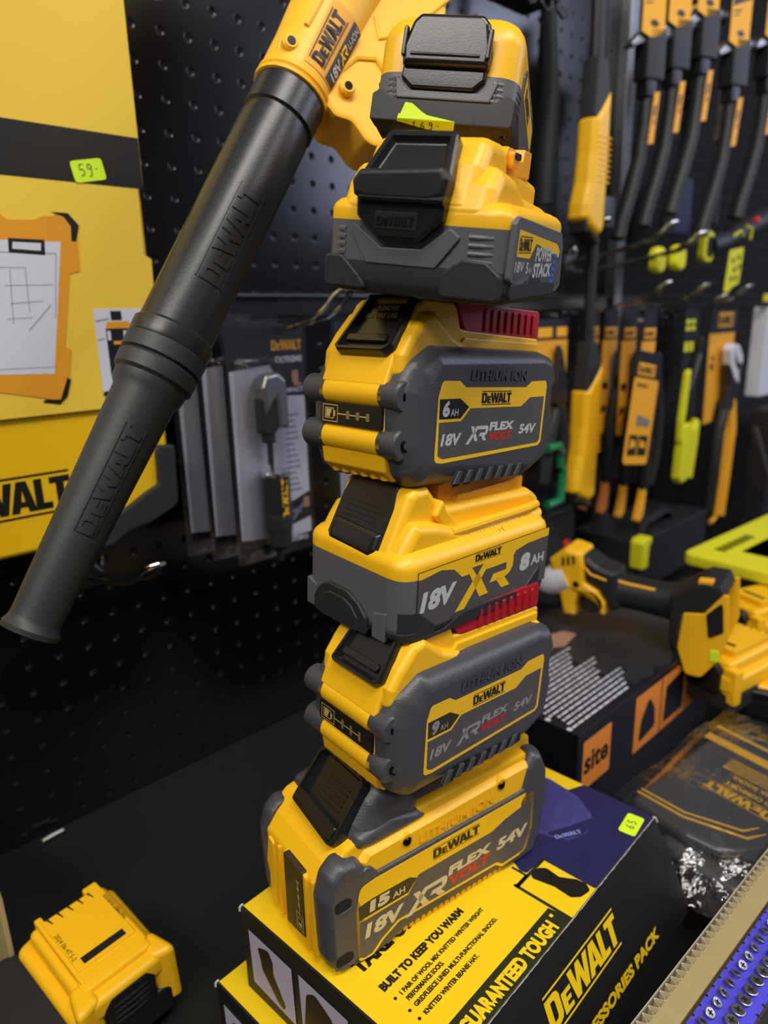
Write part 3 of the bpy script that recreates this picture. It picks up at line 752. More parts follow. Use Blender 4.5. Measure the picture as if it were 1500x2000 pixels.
def powerstack(label, pos, ang, kind, group='stacked battery packs', small=None):
    """low wide pack (kind 5) or short compact pack (kind 1)"""
    t = thing('battery_pack', label, 'battery', pos, *ang, group=group)
    big = kind == 5
    L, W = (112, 100) if big else (122, 80)
    zb, zg, zy = (13.5, 32, 41) if big else (10, 25.5, 42)
    def rr(i, z, r=14): return [(a, c, z) for a, c in rrect(i, i, L - i, W - i, max(3, r - i * .4), 6)]
    b = MB(); b.rings(([rr(5, -3), rr(2, -2)] if big else [rr(16, -9), rr(12, -8.6), rr(3, -2.5)]) + [rr(.4, 1), rr(-.6, 4), rr(-.6, zb - 1), rr(0, zb)], 'rubber')
    if big:
        b.slab(rpoly([(2, -1), (2, 11), (10, 17), (22, 17.5), (33, 10), (33, -1)], 3), -1.8, 5, 'rubber', 'x', 1.2, seg=3)
        b.slab(rpoly([(72, -1), (78, 6), (88, 15), (98, 15), (98, -1)], 3), -1.6, 5, 'rubber', 'x', 1.2, seg=3)
        b.slab(rpoly([(8, 0), (98, 0), (98, 8), (64, 8), (60, 12), (40, 12), (36, 8), (8, 8)], 2), -1.4, 5, 'rubber', 'y', 1.0)
    else:
        b.slab(rpoly([(0, 0), (0, 14), (5, 17), (12, 12), (68, 12), (75, 17), (80, 14), (80, 0)], 2), -.8, 12, 'rubber', 'x', 1.0)
    base_ = b.build('rubber_base', t)
    g = MB(); g.rings([rr(0, zb - .5), rr(0, zg)], 'grey')
    zr = [16.5, 20.2, 23.9, 27.6] if big else [13, 16, 19, 22]
    ext = [(L * .5, -.8)]
    for z in zr:       # raised ribs round the two near corners
        for y0, y1 in (((-1, 20) if big else (-1, 11)), ((W - (10 if big else 11)), W + 1)):
            if y0 < 0:
                path = [(24, .1, z), (14, .1, z), (9, 1.0, z), (4.5, 4, z), (1.2, 9, z), (.1, 14, z), (.1, y1, z)]
            else:
                path = [(.1, y0, z), (.1, W - 14, z), (1.2, W - 9, z), (4.5, W - 4, z), (9, W - 1, z), (14, W - .1, z)]
                if not big: path = path
            g.tube(path, (1.0, 1.25), 'grey', 8)
    if big:       # recess below the latch
        g.slab(rpoly([(30, 31), (44, 20.5), (66, 20), (82, 31), (84, 28), (74, 12), (36, 12), (24, 27)], 1.5), -1.4, 3, 'grey', 'x', .8)
    else:
        g.slab(rpoly([(10, 24), (20, 16.5), (60, 16.5), (68, 24), (66, 12), (14, 12)], 1), -1.4, 3, 'grey', 'x', .8)
    g.build('lower_housing', t)
    y = MB()
    if big:
        y.rings([rr(0, zg), rr(0, 37), rr(1, 39.6), rr(3, 41.6), rr(7, 43.4), rr(14, 45)], 'yellow')
        sp = rpoly([(0, 32), (1, 42), (9, 60), (18, 71), (24, 73), (44, 73), (54, 66), (112, 60), (113, 32)], [2, 3, 6, 5, 3, 4, 4, 3, 2], 4)
        y.slab(sp, 20, 83, 'yellow', 'y', 7, seg=4)
        sp = rpoly([(0, 32), (.5, 40), (6, 51), (16, 60), (40, 58), (60, 50), (112, 47), (112, 32)], 4, 4)
        y.slab(sp, 11, 92, 'yellow', 'y', 8, seg=4)
    else:
        y.rings([rr(0, zg), rr(0, 43), rr(.7, 47), rr(2.2, 51), rr(5, 55), rr(9, 58), rr(15, 60), rr(20, 61)], 'yellow')
        sp = rpoly([(4, 30), (4, 48), (12, 58), (24, 63), (60, 64), (114, 62), (118, 30)], 5, 4)
        y.slab(sp, 14, 66, 'yellow', 'y', 5, seg=4)
    y.build('upper_housing', t)
    if big:
        r = MB()
        r.slab(rpoly([(44, 58), (42, 68), (46, 72), (58, 72), (62, 68), (74, 68), (76, 74), (90, 74), (90, 60)], 1), 20, 72, 'yellow_rail', 'y', 1.0)
        r.slab(rpoly([(46, 62), (46, 70), (56, 70), (56, 62)], 2), 17, 22, 'yellow_rail', 'y', .8)
        r.slab(rrect(48, 66.4, 58, 69.6, 1.4), 16.4, 18, 'dark_void', 'y', .2)
        r.build('contact_rail', t)
    l = MB(); fn = front_fn(.2)
    if big:
        l.slab(rpoly([(4, 9), (5, 36), (10, 38.5), (100, 34), (107, 27), (113, 4), (104, 1), (60, 4), (44, 10), (18, 6)], 3, 3), -1.2, 2, 'grey', 'y', .8)
        fn = front_fn(-1.25)
        l.decal([rpoly([(9, 9), (9.5, 33), (96, 28), (102, 24), (108, 5), (100, 4.5), (60, 8), (44, 13), (30, 12)], 2, 3)], 'label_grey', fn, .1)
        l.decal([rpoly([(9.6, 20.5), (9.9, 32.8), (90, 27.8), (99, 24.4), (98, 20.4), (44, 27), (34, 19.6)], 1, 2)], 'label_yellow', lambda u, v, d: fn(u, v, d + .14))
        f3 = lambda u, v, d: fn(u, v, d + .28)
        logo(l, 'label_black', f3, 12, 23.2, 5.8, 23)
        text(l, '18V', 'silver_print', f3, 8.5, 13.4, 4.6, 16, bold=.02, shear=.08)
        text(l, '5', 'silver_print', f3, 29, 12.6, 5.0, 4.2, bold=.03)
        text(l, 'AH', 'silver_print', f3, 34.5, 12.6, 2.6, 6, bold=.01)
        text(l, 'POWER', 'silver_print', f3, 45, 18.6, 6.4, 36, bold=.045, shear=.1)
        text(l, 'STACK', 'silver_print', f3, 43, 10.6, 6.4, 40, bold=.045, shear=.1)
        for i, v in enumerate((20.5, 17, 13.2, 10, 6.8)):
            l.decal([[(84 - i * .3, v), (93 - i * .2, v - .5), (92.5 - i * .2, v + 1.8), (84 - i * .3, v + 2.2)]], 'blue_print', f3)
    else:
        l.slab(rpoly([(16, 10), (16, 34), (24, 40), (104, 40), (112, 30), (112, 8), (40, 4)], 3, 3), -1.2, 2, 'label_grey', 'y', .6)
        fn = front_fn(-1.3)
        l.decal([rpoly([(20, 24), (22, 36), (102, 36), (108, 24)], 1)], 'label_yellow', fn, .1)
        logo(l, 'label_black', lambda u, v, d: fn(u, v, d + .25), 28, 26.5, 6, 40)
    l.build('label', t)
    k = MB()
    if big:
        # scooped thumb latch
        M, LL = latch_frame(-1.5, 42, 12, 66)
        pl = rpoly([(-77, -4), (-79, 10), (-70, LL + 6), (-34, LL + 6), (-31.5, 10), (-32, -4)], [1, 4, 3, 3, 4, 1], 4)
        k.prism(pl, [(-3, 0), (5.4, 0), (6.4, 1), (6.4, 3.4), (4.4, 5), (3.4, 6.5)], 'black_gloss', 'z', M)
        low = rpoly([(79.5, 46), (79, 34), (66, 23.5), (44, 23.5), (32.5, 34), (32, 46)], [1, 3, 3, 3, 3, 1], 3)
        k.slab(low, -5.5, 4, 'black_gloss', 'x', 2.2, seg=4)
        lip = rpoly([(81, 50), (80, 43), (72, 41.2), (40, 41.2), (32, 43.4), (30.5, 52), (34, 57), (77, 55)], [2, 2, 3, 3, 2, 3, 3, 3], 4)
        k.slab(lip, -8.5, 4, 'black', 'x', 3.0, seg=4)
        k.slab(rpoly([(79, 30), (68, 19.5), (44, 19.5), (33, 30), (33, 26), (42, 13), (68, 13), (80, 26)], 1), -.4, 2, 'rubber', 'x', .4)
        k.slab(rrect(45, 28.5, 68, 36.5, .8), -5.9, -4, 'black', 'x', .3)
        logo(k, 'black_gloss', lambda u, v, d: (-6.3 - d, 100 - u, v), 33, 30.4, 4.2, 20, bars=False, thick=.3)
    else:
        k.slab(rpoly([(17, 27), (16, 36), (19, 49), (23, 53), (57, 53), (61, 49), (65, 36), (64, 27)], [2, 3, 4, 4, 4, 4, 3, 2], 4), -7, 8, 'black_gloss', 'x', 3, seg=4)
        k.slab(rpoly([(18, 31), (18, 22), (24, 16.8), (58, 16.8), (64.5, 22), (64, 31)], [1, 2, 3, 3, 2, 1], 3), -3, 4, 'black_gloss', 'x', 1.5, seg=3)
        k.slab(rpoly([(22, 31.4), (60, 31.4), (60, 33), (22, 33)], .6), -7.8, -4, 'black_gloss', 'x', .6)
        for yy in (16.5, 62.5): k.slab(rrect(yy, 31, yy + 2.6, 46, 1.2), -7.4, -4, 'black_gloss', 'x', .8)
    k.build('release_latch', t)
    if not big:
        for x, yy in ((9, 7), (12, 73)):
            screw_head('screw', base_, Matrix.Translation((x, yy, -1.9)) @ Matrix.Rotation(R(180), 4, 'X'), 3.4)
        s = MB()
        fn = lambda u, v, d: (-1.5 - d - max(0, 3 - v) * -.9, W - u, v)
        q = [(0, 0), (9, 5), (13, 3.5), (18, .5), (31, .5), (31, -6), (16, -6), (0, -5.5)]
        fs = lambda u, v, d: (-1.9 - d, 62 - u, 3.5 + v) if v > -2.5 else (-1.9 + (-v - 2.5) * .83 - d * .4, 62 - u, 1.0 + (v + 2.5) * .56 - d * .9)
        s.decal([[(0, 0), (2, 6), (6, 5.6), (12, 1.6), (15, 0)]], 'sticker', fs, .2)
        s.decal([[(-1, 0), (15, 0), (31, -2.4), (16, -2.4), (-1.5, -2.4)], [(-1.5, -2.5), (31, -2.5), (30, -9), (16, -8), (-2, -4)]], 'sticker', fs, .2)
        write_hand(s, '169-', lambda u, v, d: fs(u, v, d + .4), 7, -7.6, 4.2, .25, 1.1)
        s.build('price_sticker', t)
    return t

H = CAM_H
pack_15ah('largest battery of the tower, reading 15Ah, standing on the accessories box', (-.0329, .3383, H - .384), (35.3, 0, 0))
flexvolt('yellow and grey battery reading 9Ah, resting on the 15Ah one', (.0138, .3546, H - .2736), (40.5, -1.8, 2.9), '9', dim=True, led='bar')
pack_8ah('yellow topped battery reading 8Ah, between the 9Ah and the 6Ah ones', (.0074, .3596, H - .1779), (42.6, -.9, 3.9))
flexvolt('yellow and grey battery reading 6Ah with a red ribbed top, third from the top', (.0231, .3814, H - .0930), (45.2, -4.6, 1.0), '6', remove_text=True)
powerstack('low wide battery with blue bars at the end of its label, second from the top', (.0590, .3544, H + .0050), (63.7, 3.0, 7.4), 5)
powerstack('small battery with a green price sticker on its underside, topmost of the tower', (.0734, .4232, H + .0949), (76.3, -7.9, 8.3), 1)
# ------------------------------------------------------------------ shop wall and shelf (s along the wall, out from it, z up)
T = Vector((math.sin(R(46.5)), math.cos(R(46.5)), 0)); N = Vector((-T.y, T.x, 0))
WALL_D = 0.714
WYAW = 43.5
def W(s, out, z): return T * s + N * (WALL_D - out) + Vector((0, 0, z))
def rays(px, py):
    """direction through a point of the 1500 x 2000 frame, one metre deep"""
    c = Vector(((px - 750) / 1387.0, (py - 1000) / 1387.0, 1.0))
    return Vector((_cx.dot(c), _cy.dot(c), _cz.dot(c)))
def at(px, py, depth): return rays(px, py) * depth + Vector((0, 0, CAM_H))
def on_wall(px, py, out):
    d = rays(px, py); k = (WALL_D - out) / d.dot(N); p = d * k
    return p.dot(T), p.z + CAM_H
def on_level(px, py, z):
    d = rays(px, py); k = (z - CAM_H) / d.z; return d * k + Vector((0, 0, CAM_H))

def pegboard_material():
    m = bpy.data.materials.new('pegboard'); m.use_nodes = True; nt = m.node_tree; b = nt.nodes['Principled BSDF']
    tc = nt.nodes.new('ShaderNodeTexCoord'); sep = nt.nodes.new('ShaderNodeSeparateXYZ'); nt.links.new(tc.outputs['Object'], sep.inputs[0])
    def M(op, a, bb=None, c=None):
        n = nt.nodes.new('ShaderNodeMath'); n.operation = op
        for i, v in enumerate((a, bb, c)):
            if v is None: continue
            if isinstance(v, (int, float)): n.inputs[i].default_value = v
            else: nt.links.new(v, n.inputs[i])
        return n.outputs[0]
    P = 0.030
    def cell(o, off):
        return M('MULTIPLY', M('SUBTRACT', M('FRACT', M('ADD', M('DIVIDE', o, P), off)), 0.5), P)
    dx = cell(sep.outputs['X'], 0.38 + 100); dz = cell(sep.outputs['Z'], 0.1 + 100)
    d = M('SQRT', M('ADD', M('POWER', dx, 2), M('POWER', dz, 2)))
    hole = M('LESS_THAN', d, 0.0029)
    rim = M('MULTIPLY', M('LESS_THAN', d, 0.0036), 1.0)
    mx = nt.nodes.new('ShaderNodeMix'); mx.data_type = 'RGBA'; nt.links.new(hole, mx.inputs['Factor'])
    mx.inputs[6].default_value = srgb(13, 13, 15); mx.inputs[7].default_value = srgb(38, 38, 42)
    nt.links.new(mx.outputs[2], b.inputs['Base Color'])
    nt.links.new(M('ADD', M('MULTIPLY', hole, 0.5), 0.18), b.inputs['Roughness'])
    nt.links.new(M('MULTIPLY', M('SUBTRACT', 1.0, hole), 0.5), b.inputs['Specular IOR Level'])
    h = M('SMOOTH_MIN', d, 0.0042, 0.001)
    bp = nt.nodes.new('ShaderNodeBump'); bp.inputs['Distance'].default_value = 1.0; bp.inputs['Strength'].default_value = 0.6
    nz = nt.nodes.new('ShaderNodeTexNoise'); nz.inputs['Scale'].default_value = 900; nt.links.new(tc.outputs['Object'], nz.inputs['Vector'])
    nt.links.new(M('ADD', h, M('MULTIPLY', nz.outputs['Fac'], 0.00004)), bp.inputs['Height']); nt.links.new(bp.outputs['Normal'], b.inputs['Normal'])
    MATS['pegboard'] = m
pegboard_material()
mb = MB(); mb.box(-1300, 3600, 0, 12, -10, 2200, 'pegboard', .5)
o = mb.build('wall_back'); o.location = W(0, 0, 0); o.rotation_euler = (0, 0, R(WYAW)); tag(o, kind='structure')
mb = MB(); mb.box(-1300, 3600, -760, 0, -30, 0, 'shelf_black', 2)
o = mb.build('trim_shelf'); o.location = W(0, 0, 0); o.rotation_euler = (0, 0, R(WYAW)); tag(o, kind='structure')
# steel rail across the pegboard
mb = MB(); mb.box(400, 3200, -14, 0, 0, 26, 'black_gloss', 2); mb.box(400, 3200, -20, -12, 20, 25, 'black_gloss', 1.5)
o = mb.build('trim_rail'); o.location = W(0, 0, .522); o.rotation_euler = (0, 0, R(WYAW)); tag(o, kind='structure')

# ------------------------------------------------------------------ hooks
def hook(s, z, length, label, group, rise=0.03, half=9, rad=2.6):
    t = thing('display_hook', label, 'hook', W(s, 0, z), WYAW, group=group)
    m = MB(); L = length * 1000; r = rise * 1000
    m.tube([(-half, 0, 0), (-half, -L * .5, r * .45), (-half, -L + 40, r * .8), (-half, -L + 22, r * .95 + 5), (-half, -L + 8, r + 14), (-half * .6, -L, r + 18), (0, -L - 2, r + 19),
            (half * .6, -L, r + 18), (half, -L + 8, r + 14), (half, -L + 22, r * .95 + 5), (half, -L + 40, r * .8), (half, -L * .5, r * .45), (half, 0, 0)], rad, 'chrome', 10)
    m.build('wire', t)
    p = MB(); p.box(-half - 6, half + 6, -3, 0, -12, 14, 'dark_steel', 1)
    for x in (-half, half):
        p.tube([(x, -2, 8), (x, -7, 12), (x, -9, 20), (x, -6, 26), (x, 0, 28)], 2.4, 'chrome', 8)
    p.build('back_plate', t)
    return t
hook(.449, .497, .20, 'chrome hook above the angle driver blister, left of the 6Ah battery', 'chrome hooks on the pegboard')
hook(.258, .268, .155, 'chrome hook below the big yellow organizer box, by the nozzle tip', 'chrome hooks on the pegboard')
for s, z, l, nm in ((.99, .598, .15, 'upper chrome hook nearest the label of the second battery from the top'), (1.13, .600, .185, 'middle of the three upper chrome hooks, ending above the yellow oval knobs'), (1.20, .588, .20, 'upper chrome hook ending in front of the yellow rubber ring')):
    hook(s, z, l, nm, 'chrome hooks on the pegboard')
for s, z, l, nm in ((1.125, .512, .185, 'chrome hook above the row of yellow plier cards'), (1.315, .512, .165, 'lower chrome hook ending just right of the plier card hook'),
                    (1.44, .495, .15, 'chrome hook carrying the large slip-joint plier card'), (1.50, .512, .17, 'rightmost lower chrome hook under the yellow strip')):
    hook(s, z, l, nm, 'chrome hooks on the pegboard')

# ------------------------------------------------------------------ big yellow organizer hanging at the left
t = thing('organizer_box', 'big yellow hanging organizer box with a black banded paper sleeve, at the far left', 'box', W(.323, .072, .325), WYAW)
m = MB()
m.slab(rpoly([(-420, 0), (-120, 0), (-28, 20), (-6, 28), (0, 52), (0, 640), (-420, 640)], [6, 10, 10, 6, 8, 8, 8], 3), 4, 70, 'organizer_yellow', 'y', 5, seg=3)
m.build('case', t)
m = MB()
m.slab(rpoly([(-92, -6), (-70, -8), (-50, 2), (-28, 6), (-2, 16), (3, 22), (5, 78), (-12, 80), (-15, 74), (-16, 42), (-30, 36), (-44, 28), (-62, 20), (-88, 14)], 2, 2), -2, 66, 'rubber', 'y', 3)
m.build('corner_guard', t); m = MB()
m.slab(rpoly([(-14, 540), (3, 536), (4, 500), (-4, 496), (-10, 506), (-30, 520), (-60, 540)], 2, 2), -2, 66, 'rubber', 'y', 3)
m.build('corner_guard', t)
m = MB()
m.slab([(-420, 119), (-61, 120), (-3, 124), (1, 250), (-6, 254), (-5, 310), (0, 312), (0, 640), (-420, 640)], 0, 1.6, 'sleeve_yellow', 'y', .4)
fn = front_fn(-.2)
m.decal([[(-420, 308), (-.5, 309), (-.5, 350), (-420, 349)]], 'label_black', fn, .1)
# printed picture of the clipboard organizer
f4 = lambda u, v, d: fn(u, v, d + .4)
f5 = lambda u, v, d: fn(u, v, d + .5)
m.decal([rpoly([(-420, 280), (-124, 280), (-118, 276), (-98, 277), (-92, 280), (-70, 283), (-64, 275), (-66, 238), (-75, 236), (-87, 176), (-82, 173), (-88, 146), (-97, 131), (-144, 142), (-420, 142)], 1.5, 2)], 'organizer_orange', fn, .3)
m.decal([[(-420, 258), (-79, 261), (-99, 154), (-420, 170)]], 'print_paper', f4)
for p in ([(-420, 248), (-84, 252), (-84, 251.3), (-420, 247.3)], [(-420, 238), (-110, 240), (-110, 239.4), (-420, 237.4)], [(-128, 226), (-90, 227), (-90, 226.4), (-128, 225.4)], [(-126, 212), (-100, 214), (-100, 213.4), (-126, 211.4)],
          [(-130, 200), (-110, 201), (-110, 200.4), (-130, 199.4)], [(-114, 190), (-94, 210), (-94.6, 210.6), (-114.6, 190.6)], [(-420, 164), (-96, 160), (-96, 159.4), (-420, 163.4)],
          [(-112, 205), (-111.4, 205), (-110, 240), (-110.6, 240)], [(-84, 251), (-84.6, 251), (-92, 200), (-91.4, 200)], [(-126, 196), (-125.4, 196), (-122, 238), (-122.6, 238)]):
    m.decal([p], 'print_line', f5)
m.decal([[[(-121, 251), (-93, 250), (-92, 262), (-120, 262)], [(-118, 254), (-96, 253.4), (-95, 259.4), (-117, 259.4)]]], 'label_black', f5)
m.decal([[(-84, 284), (-70, 284), (-62, 275), (-66, 262), (-70, 262), (-69, 274), (-74, 281)]], 'label_black', f5)
m.decal([[(-89, 150), (-86, 148), (-91, 134), (-98, 128), (-112, 131), (-110, 133), (-97, 132)]], 'label_black', f5)
# small photo of stacked boxes
m.decal([[(-59, 133), (-20, 137), (-15, 207), (-59, 207)]], 'print_paper', fn, .3)
m.decal([[(-50, 148), (-28, 152), (-24, 190), (-50, 190)], [(-44, 205), (-34, 205), (-34, 197), (-44, 197)]], 'card_black', f4)
m.decal([[(-50, 190), (-26, 190), (-28, 196), (-48, 196)], [(-44, 176), (-36, 176), (-36, 179), (-44, 179)]], 'organizer_orange', f5)
m.decal([[(-49, 180), (-46, 180), (-46, 188), (-49, 188)], [(-34, 178), (-31, 178), (-31, 188), (-34, 188)]], 'print_paper', f5)
m.decal([[(-58, 196), (-46, 198), (-46, 199), (-58, 197)], [(-58, 180), (-52, 181), (-52, 182), (-58, 181)]], 'cardboard_grey', f5)
m.decal([[(-59, 131), (-46, 133), (-46, 137), (-59, 135)]], 'label_black', f4)
m.build('paper_sleeve', t)
m = MB(); logo(m, 'label_black', front_fn(3.7), -211, 38, 27.5, 113)
m.build('brand_print', t)
m = MB(); fn = front_fn(-.6)
M2 = lambda u, v, d: fn(-60 + u * .97 - v * .2, 308 + v * .97 + u * .2, d)
m.decal([rrect(0, 0, 28, 17, 3)], 'sticker', M2, .2)
write_hand(m, '59-', lambda u, v, d: M2(u, v, d + .3), 6, 4.5, 9, .45, .75)
m.build('price_sticker', t)

# ------------------------------------------------------------------ blisters on the hook
def blister(label, s, out, z, full=True):
    t = thing('blister_pack', label, 'package', W(s, out, z), WYAW, group='angle driver blister packs')
    m = MB()
    m.slab(rrect(-47, -222, 47, 10, 3), 0, 1, 'card_black', 'y', .3)
    fn = front_fn(-.1)
    m.decal([[(-45, -206), (-45, -34), (2, -30), (12, -44), (12, -62), (45, -64), (45, -174), (14, -176), (14, -214)]], 'card_white', fn, .1)
    if full:
        f2 = lambda u, v, d: fn(u, v, d + .3)
        logo(m, 'card_orange', f2, 6, -16, 10, 38, bars=False)
        text(m, 'EXTREME', 'card_white', f2, 10, -28, 5.5, 34, bold=.04)
        text(m, 'IMPACT', 'card_white', f2, 20, -59, 4.2, 24, bold=.04)
        m.decal([rrect(30, -50, 38, -37, 3), rrect(32, -53, 42, -50, 1)], 'skin_print', f2)
        for i in range(14): m.decal([[(17, -84 - i * 6.2), (36 - (i * 7) % 9, -84 - i * 6.2), (36 - (i * 7) % 9, -82 - i * 6.2), (17, -82 - i * 6.2)]], 'print_line', f2)
        m.decal([[(14, -178), (45, -168), (45, -196), (14, -202)]], 'card_black', f2)
        m.decal([[(18, -198), (24, -196), (40, -178), (34, -180)], [(20, -186), (30, -184), (34, -190), (24, -190)]], 'print_line', lambda u, v, d: f2(u, v, d + .2))
        m.decal([rrect(36, -186, 44, -174, 3)], 'skin_print', lambda u, v, d: f2(u, v, d + .2))
        m.decal([[(14, -203), (45, -197), (45, -214), (14, -216)]], 'card_white', f2)
        text(m, 'FLEX', 'card_white', f2, 16, -216, 3.2, 18, bold=.04)
        text(m, 'TORQ', 'card_white', f2, 16, -221, 4, 24, bold=.05)
    m.build('backing_card', t)
    m = MB()
    m.prism(rpoly([(-44, -216), (14, -216), (16, -40), (10, -22), (-40, -22)], 8, 4), [(-1, 0), (-14, 3), (-18, 7)], 'film', 'y')
    m.slab(rrect(-52, -232, 50, 16, 4), -1.2, -.8, 'film', 'y', .1)
    m.build('clear_cover', t)
    if full:
        g = MB()
        g.slab(rpoly([(-20, -82), (-21, -50), (-16, -38), (-2, -36), (8, -44), (9, -92), (-4, -92), (-6, -60)], [3, 4, 5, 5, 4, 3, 2, 2], 4), -22, -4, 'steel', 'y', 4, seg=3)
        g.slab(rpoly([(-23, -60), (-9, -60), (-5, -64), (-4, -94), (-10, -98), (-22, -96)], 3, 3), -20, -5, 'grip_black', 'y', 3)
        g.cyl((-12, -12, -92), (-12, -12, -106), 7, 'grip_black', bev=1)
        g.cyl((-11, -12, -104), (-11, -12, -128), 3.4, 'dark_steel', seg=6)
        g.cyl((-11, -12, -128), (-10, -12, -136), 2.6, 'chrome', seg=6)
        g.build('angle_head', t)
        g = MB()
        g.cyl((-8, -14, -136), (-8, -14, -141), 15, 'chrome', bev=1, seg=24)
        g.cyl((-8, -14, -141), (-8, -14, -200), 14, 'grip_black', bev=1.5, seg=24)
        g.lathe([(14, 0), (14.6, 2), (14, 4), (14.6, 8), (14, 10), (14.6, 14), (13.5, 18), (13, 34), (9, 38)], 'rubber', Matrix.Translation((-8, -14, -180)) @ Matrix.Rotation(math.pi, 4, 'X'), 24)
        lf = lambda u, v, d: (-8 - (14.2 + d) * math.sin(v / 14), -14 - (14.2 + d) * math.cos(v / 14), -190 + u)
        logo(g, 'label_yellow', lf, 6, -5, 8, 42, bars=False)
        g.cyl((-8, -14, -216), (-8, -14, -232), 4, 'dark_steel')
        g.build('driver_handle', t)
    return t
blister('clear blister with silver angle head, nearest on the hook beside the nozzle', .420, .105, .505)
blister('clear blister just behind the front angle driver pack', .406, .078, .508, False)
blister('clear blister pack deepest on its hook, left of the other two', .392, .052, .510, False)
blister('white and black blister half hidden behind the 6Ah battery', .560, .10, .505, False)

# ------------------------------------------------------------------ leaf blower in front of the wall
BS = 1.10
P0 = at(55, 1240, .400 * BS); P1 = at(572, 180, .470 * BS)
AX = (P1 - P0); AL = AX.length * 1000 / BS; AX.normalize()
vd = (P0 + AX * .25 - Vector((0, 0, CAM_H))).normalized()
BX = AX.cross(vd).normalized()      # sideways on the view side
BZ = BX.cross(AX).normalized()
if BZ.dot(vd) > 0: BZ = -BZ
if BX.x < 0: BX = -BX
Mb = Matrix((( BX.x, BZ.x, AX.x, P0.x), (BX.y, BZ.y, AX.y, P0.y), (BX.z, BZ.z, AX.z, P0.z), (0, 0, 0, 1)))
t = thing('leaf_blower', 'yellow cordless leaf blower with a long black nozzle pointing down to the left', 'blower')
t.matrix_world = Mb @ Matrix.Scale(BS, 4)
def ring_text(m, u0, length, h, rad, mt, thick):
    f = lambda u, v, d: ((rad(u0 + u) + d) * math.sin(.18 - v / 24.0), (rad(u0 + u) + d) * math.cos(.18 - v / 24.0), u0 + u)
    m.fine = 2.0; logo(m, mt, f, 0, -h / 2, h, length, thick=thick); m.fine = 0
k = AL / 372.0
def kz(z): return z * k
m = MB()
lowr = lambda z: 14.0 + (z / kz(168)) * 6.0
prof = [(13.2, 0), (16.2, 1), (16.6, 4), (15.0, 7), (14.4, 10)] + [(lowr(kz(q)), kz(q)) for q in (16, 60, 61, 110, 148)] + [(21.6, kz(152)), (22.2, kz(158)), (24.2, kz(160)), (24.6, kz(168)), (23.0, kz(170)), (24.8, kz(171)), (25.2, kz(180)), (23, kz(182))]
m.lathe(prof, 'tube_rubber', None, 48)
ring_text(m, kz(62), kz(66), 13, lambda z: lowr(z) + .1, 'tube_rubber', .7)
m.build('nozzle', t)
m = MB()
upr = lambda z: 23.2 + (z - kz(190)) / (kz(345) - kz(190)) * .2
m.lathe([(21, kz(178)), (24.6, kz(181)), (25.2, kz(184)), (25.2, kz(190)), (upr(kz(192)), kz(192)), (upr(kz(340)), kz(340)), (22, kz(341)), (22, kz(346)), (24, kz(347)), (24, kz(368)), (21, kz(369))], 'tube_black', None, 48)
ring_text(m, kz(222), kz(66), 14, lambda z: upr(z) + .1, 'tube_black', .6)
m.build('extension_tube', t)
m = MB()
m.lathe([(22, kz(366)), (25.6, kz(367)), (26, kz(369)), (24.2, kz(370.4)), (25.6, kz(371.6)), (25.8, kz(373.6)), (24.4, kz(375)), (25, kz(377)), (25, kz(400)), (27, kz(440)), (30, kz(480)), (36, kz(520)), (44, kz(580)), (44, kz(640))], 'blower_yellow', None, 48)
m.prism(rpoly([(-12, kz(388)), (-10, kz(446)), (-22, kz(510)), (-30, kz(660)), (60, kz(660)), (67, kz(488)), (88, kz(428)), (80, kz(384)), (62, kz(364)), (54, kz(364)), (41, kz(370)), (30, kz(366)), (14, kz(372))], [6, 10, 10, 10, 10, 20, 20, 8, 8, 10, 8, 6], 5),
        [(-26, 4), (-24, 1), (-20, 0), (9, 0), (12.5, 1), (14, 4)], 'blower_yellow', 'y')
m.tube([(20, 13, kz(394)), (26, 13.6, kz(410)), (38, 13.6, kz(418)), (54, 13.6, kz(411)), (64, 13.6, kz(394)), (70, 13, kz(378))], 2.4, 'blower_yellow', 8)
m.tube([(26, 13.6, kz(444)), (34, 13.6, kz(432)), (48, 13.6, kz(446)), (70, 13.6, kz(504))], 1.8, 'blower_yellow', 8)
m.tube([(-10, 23, kz(400)), (-8, 25, kz(440)), (-8, 28, kz(480))], 2.0, 'blower_yellow', 8)
m.cyl((-14, 8, kz(384.5)), (-14, 24, kz(384.5)), 5.5, 'blower_yellow', seg=20, bev=1.5)
m.slab(rrect(-21, kz(378), -4, kz(392), 5), 6, 17, 'blower_yellow', 'y', 3)
m.slab(rrect(-24, kz(428), 0, kz(560), 5), -24, -4, 'blower_yellow', 'y', 3)
m.cyl((29, 4, kz(386)), (29, 19, kz(386)), 5.5, 'blower_yellow', seg=20, bev=1.5)
m.build('motor_housing', t)
m = MB()
for x, z, y in ((-14, 384.5, 24.2), (29, 386, 19.2)):
    m = MB(); m.cyl((x, y - 3, kz(z)), (x, y + .2, kz(z)), 2.8, 'screw_black', seg=14); m.build('screw', t)
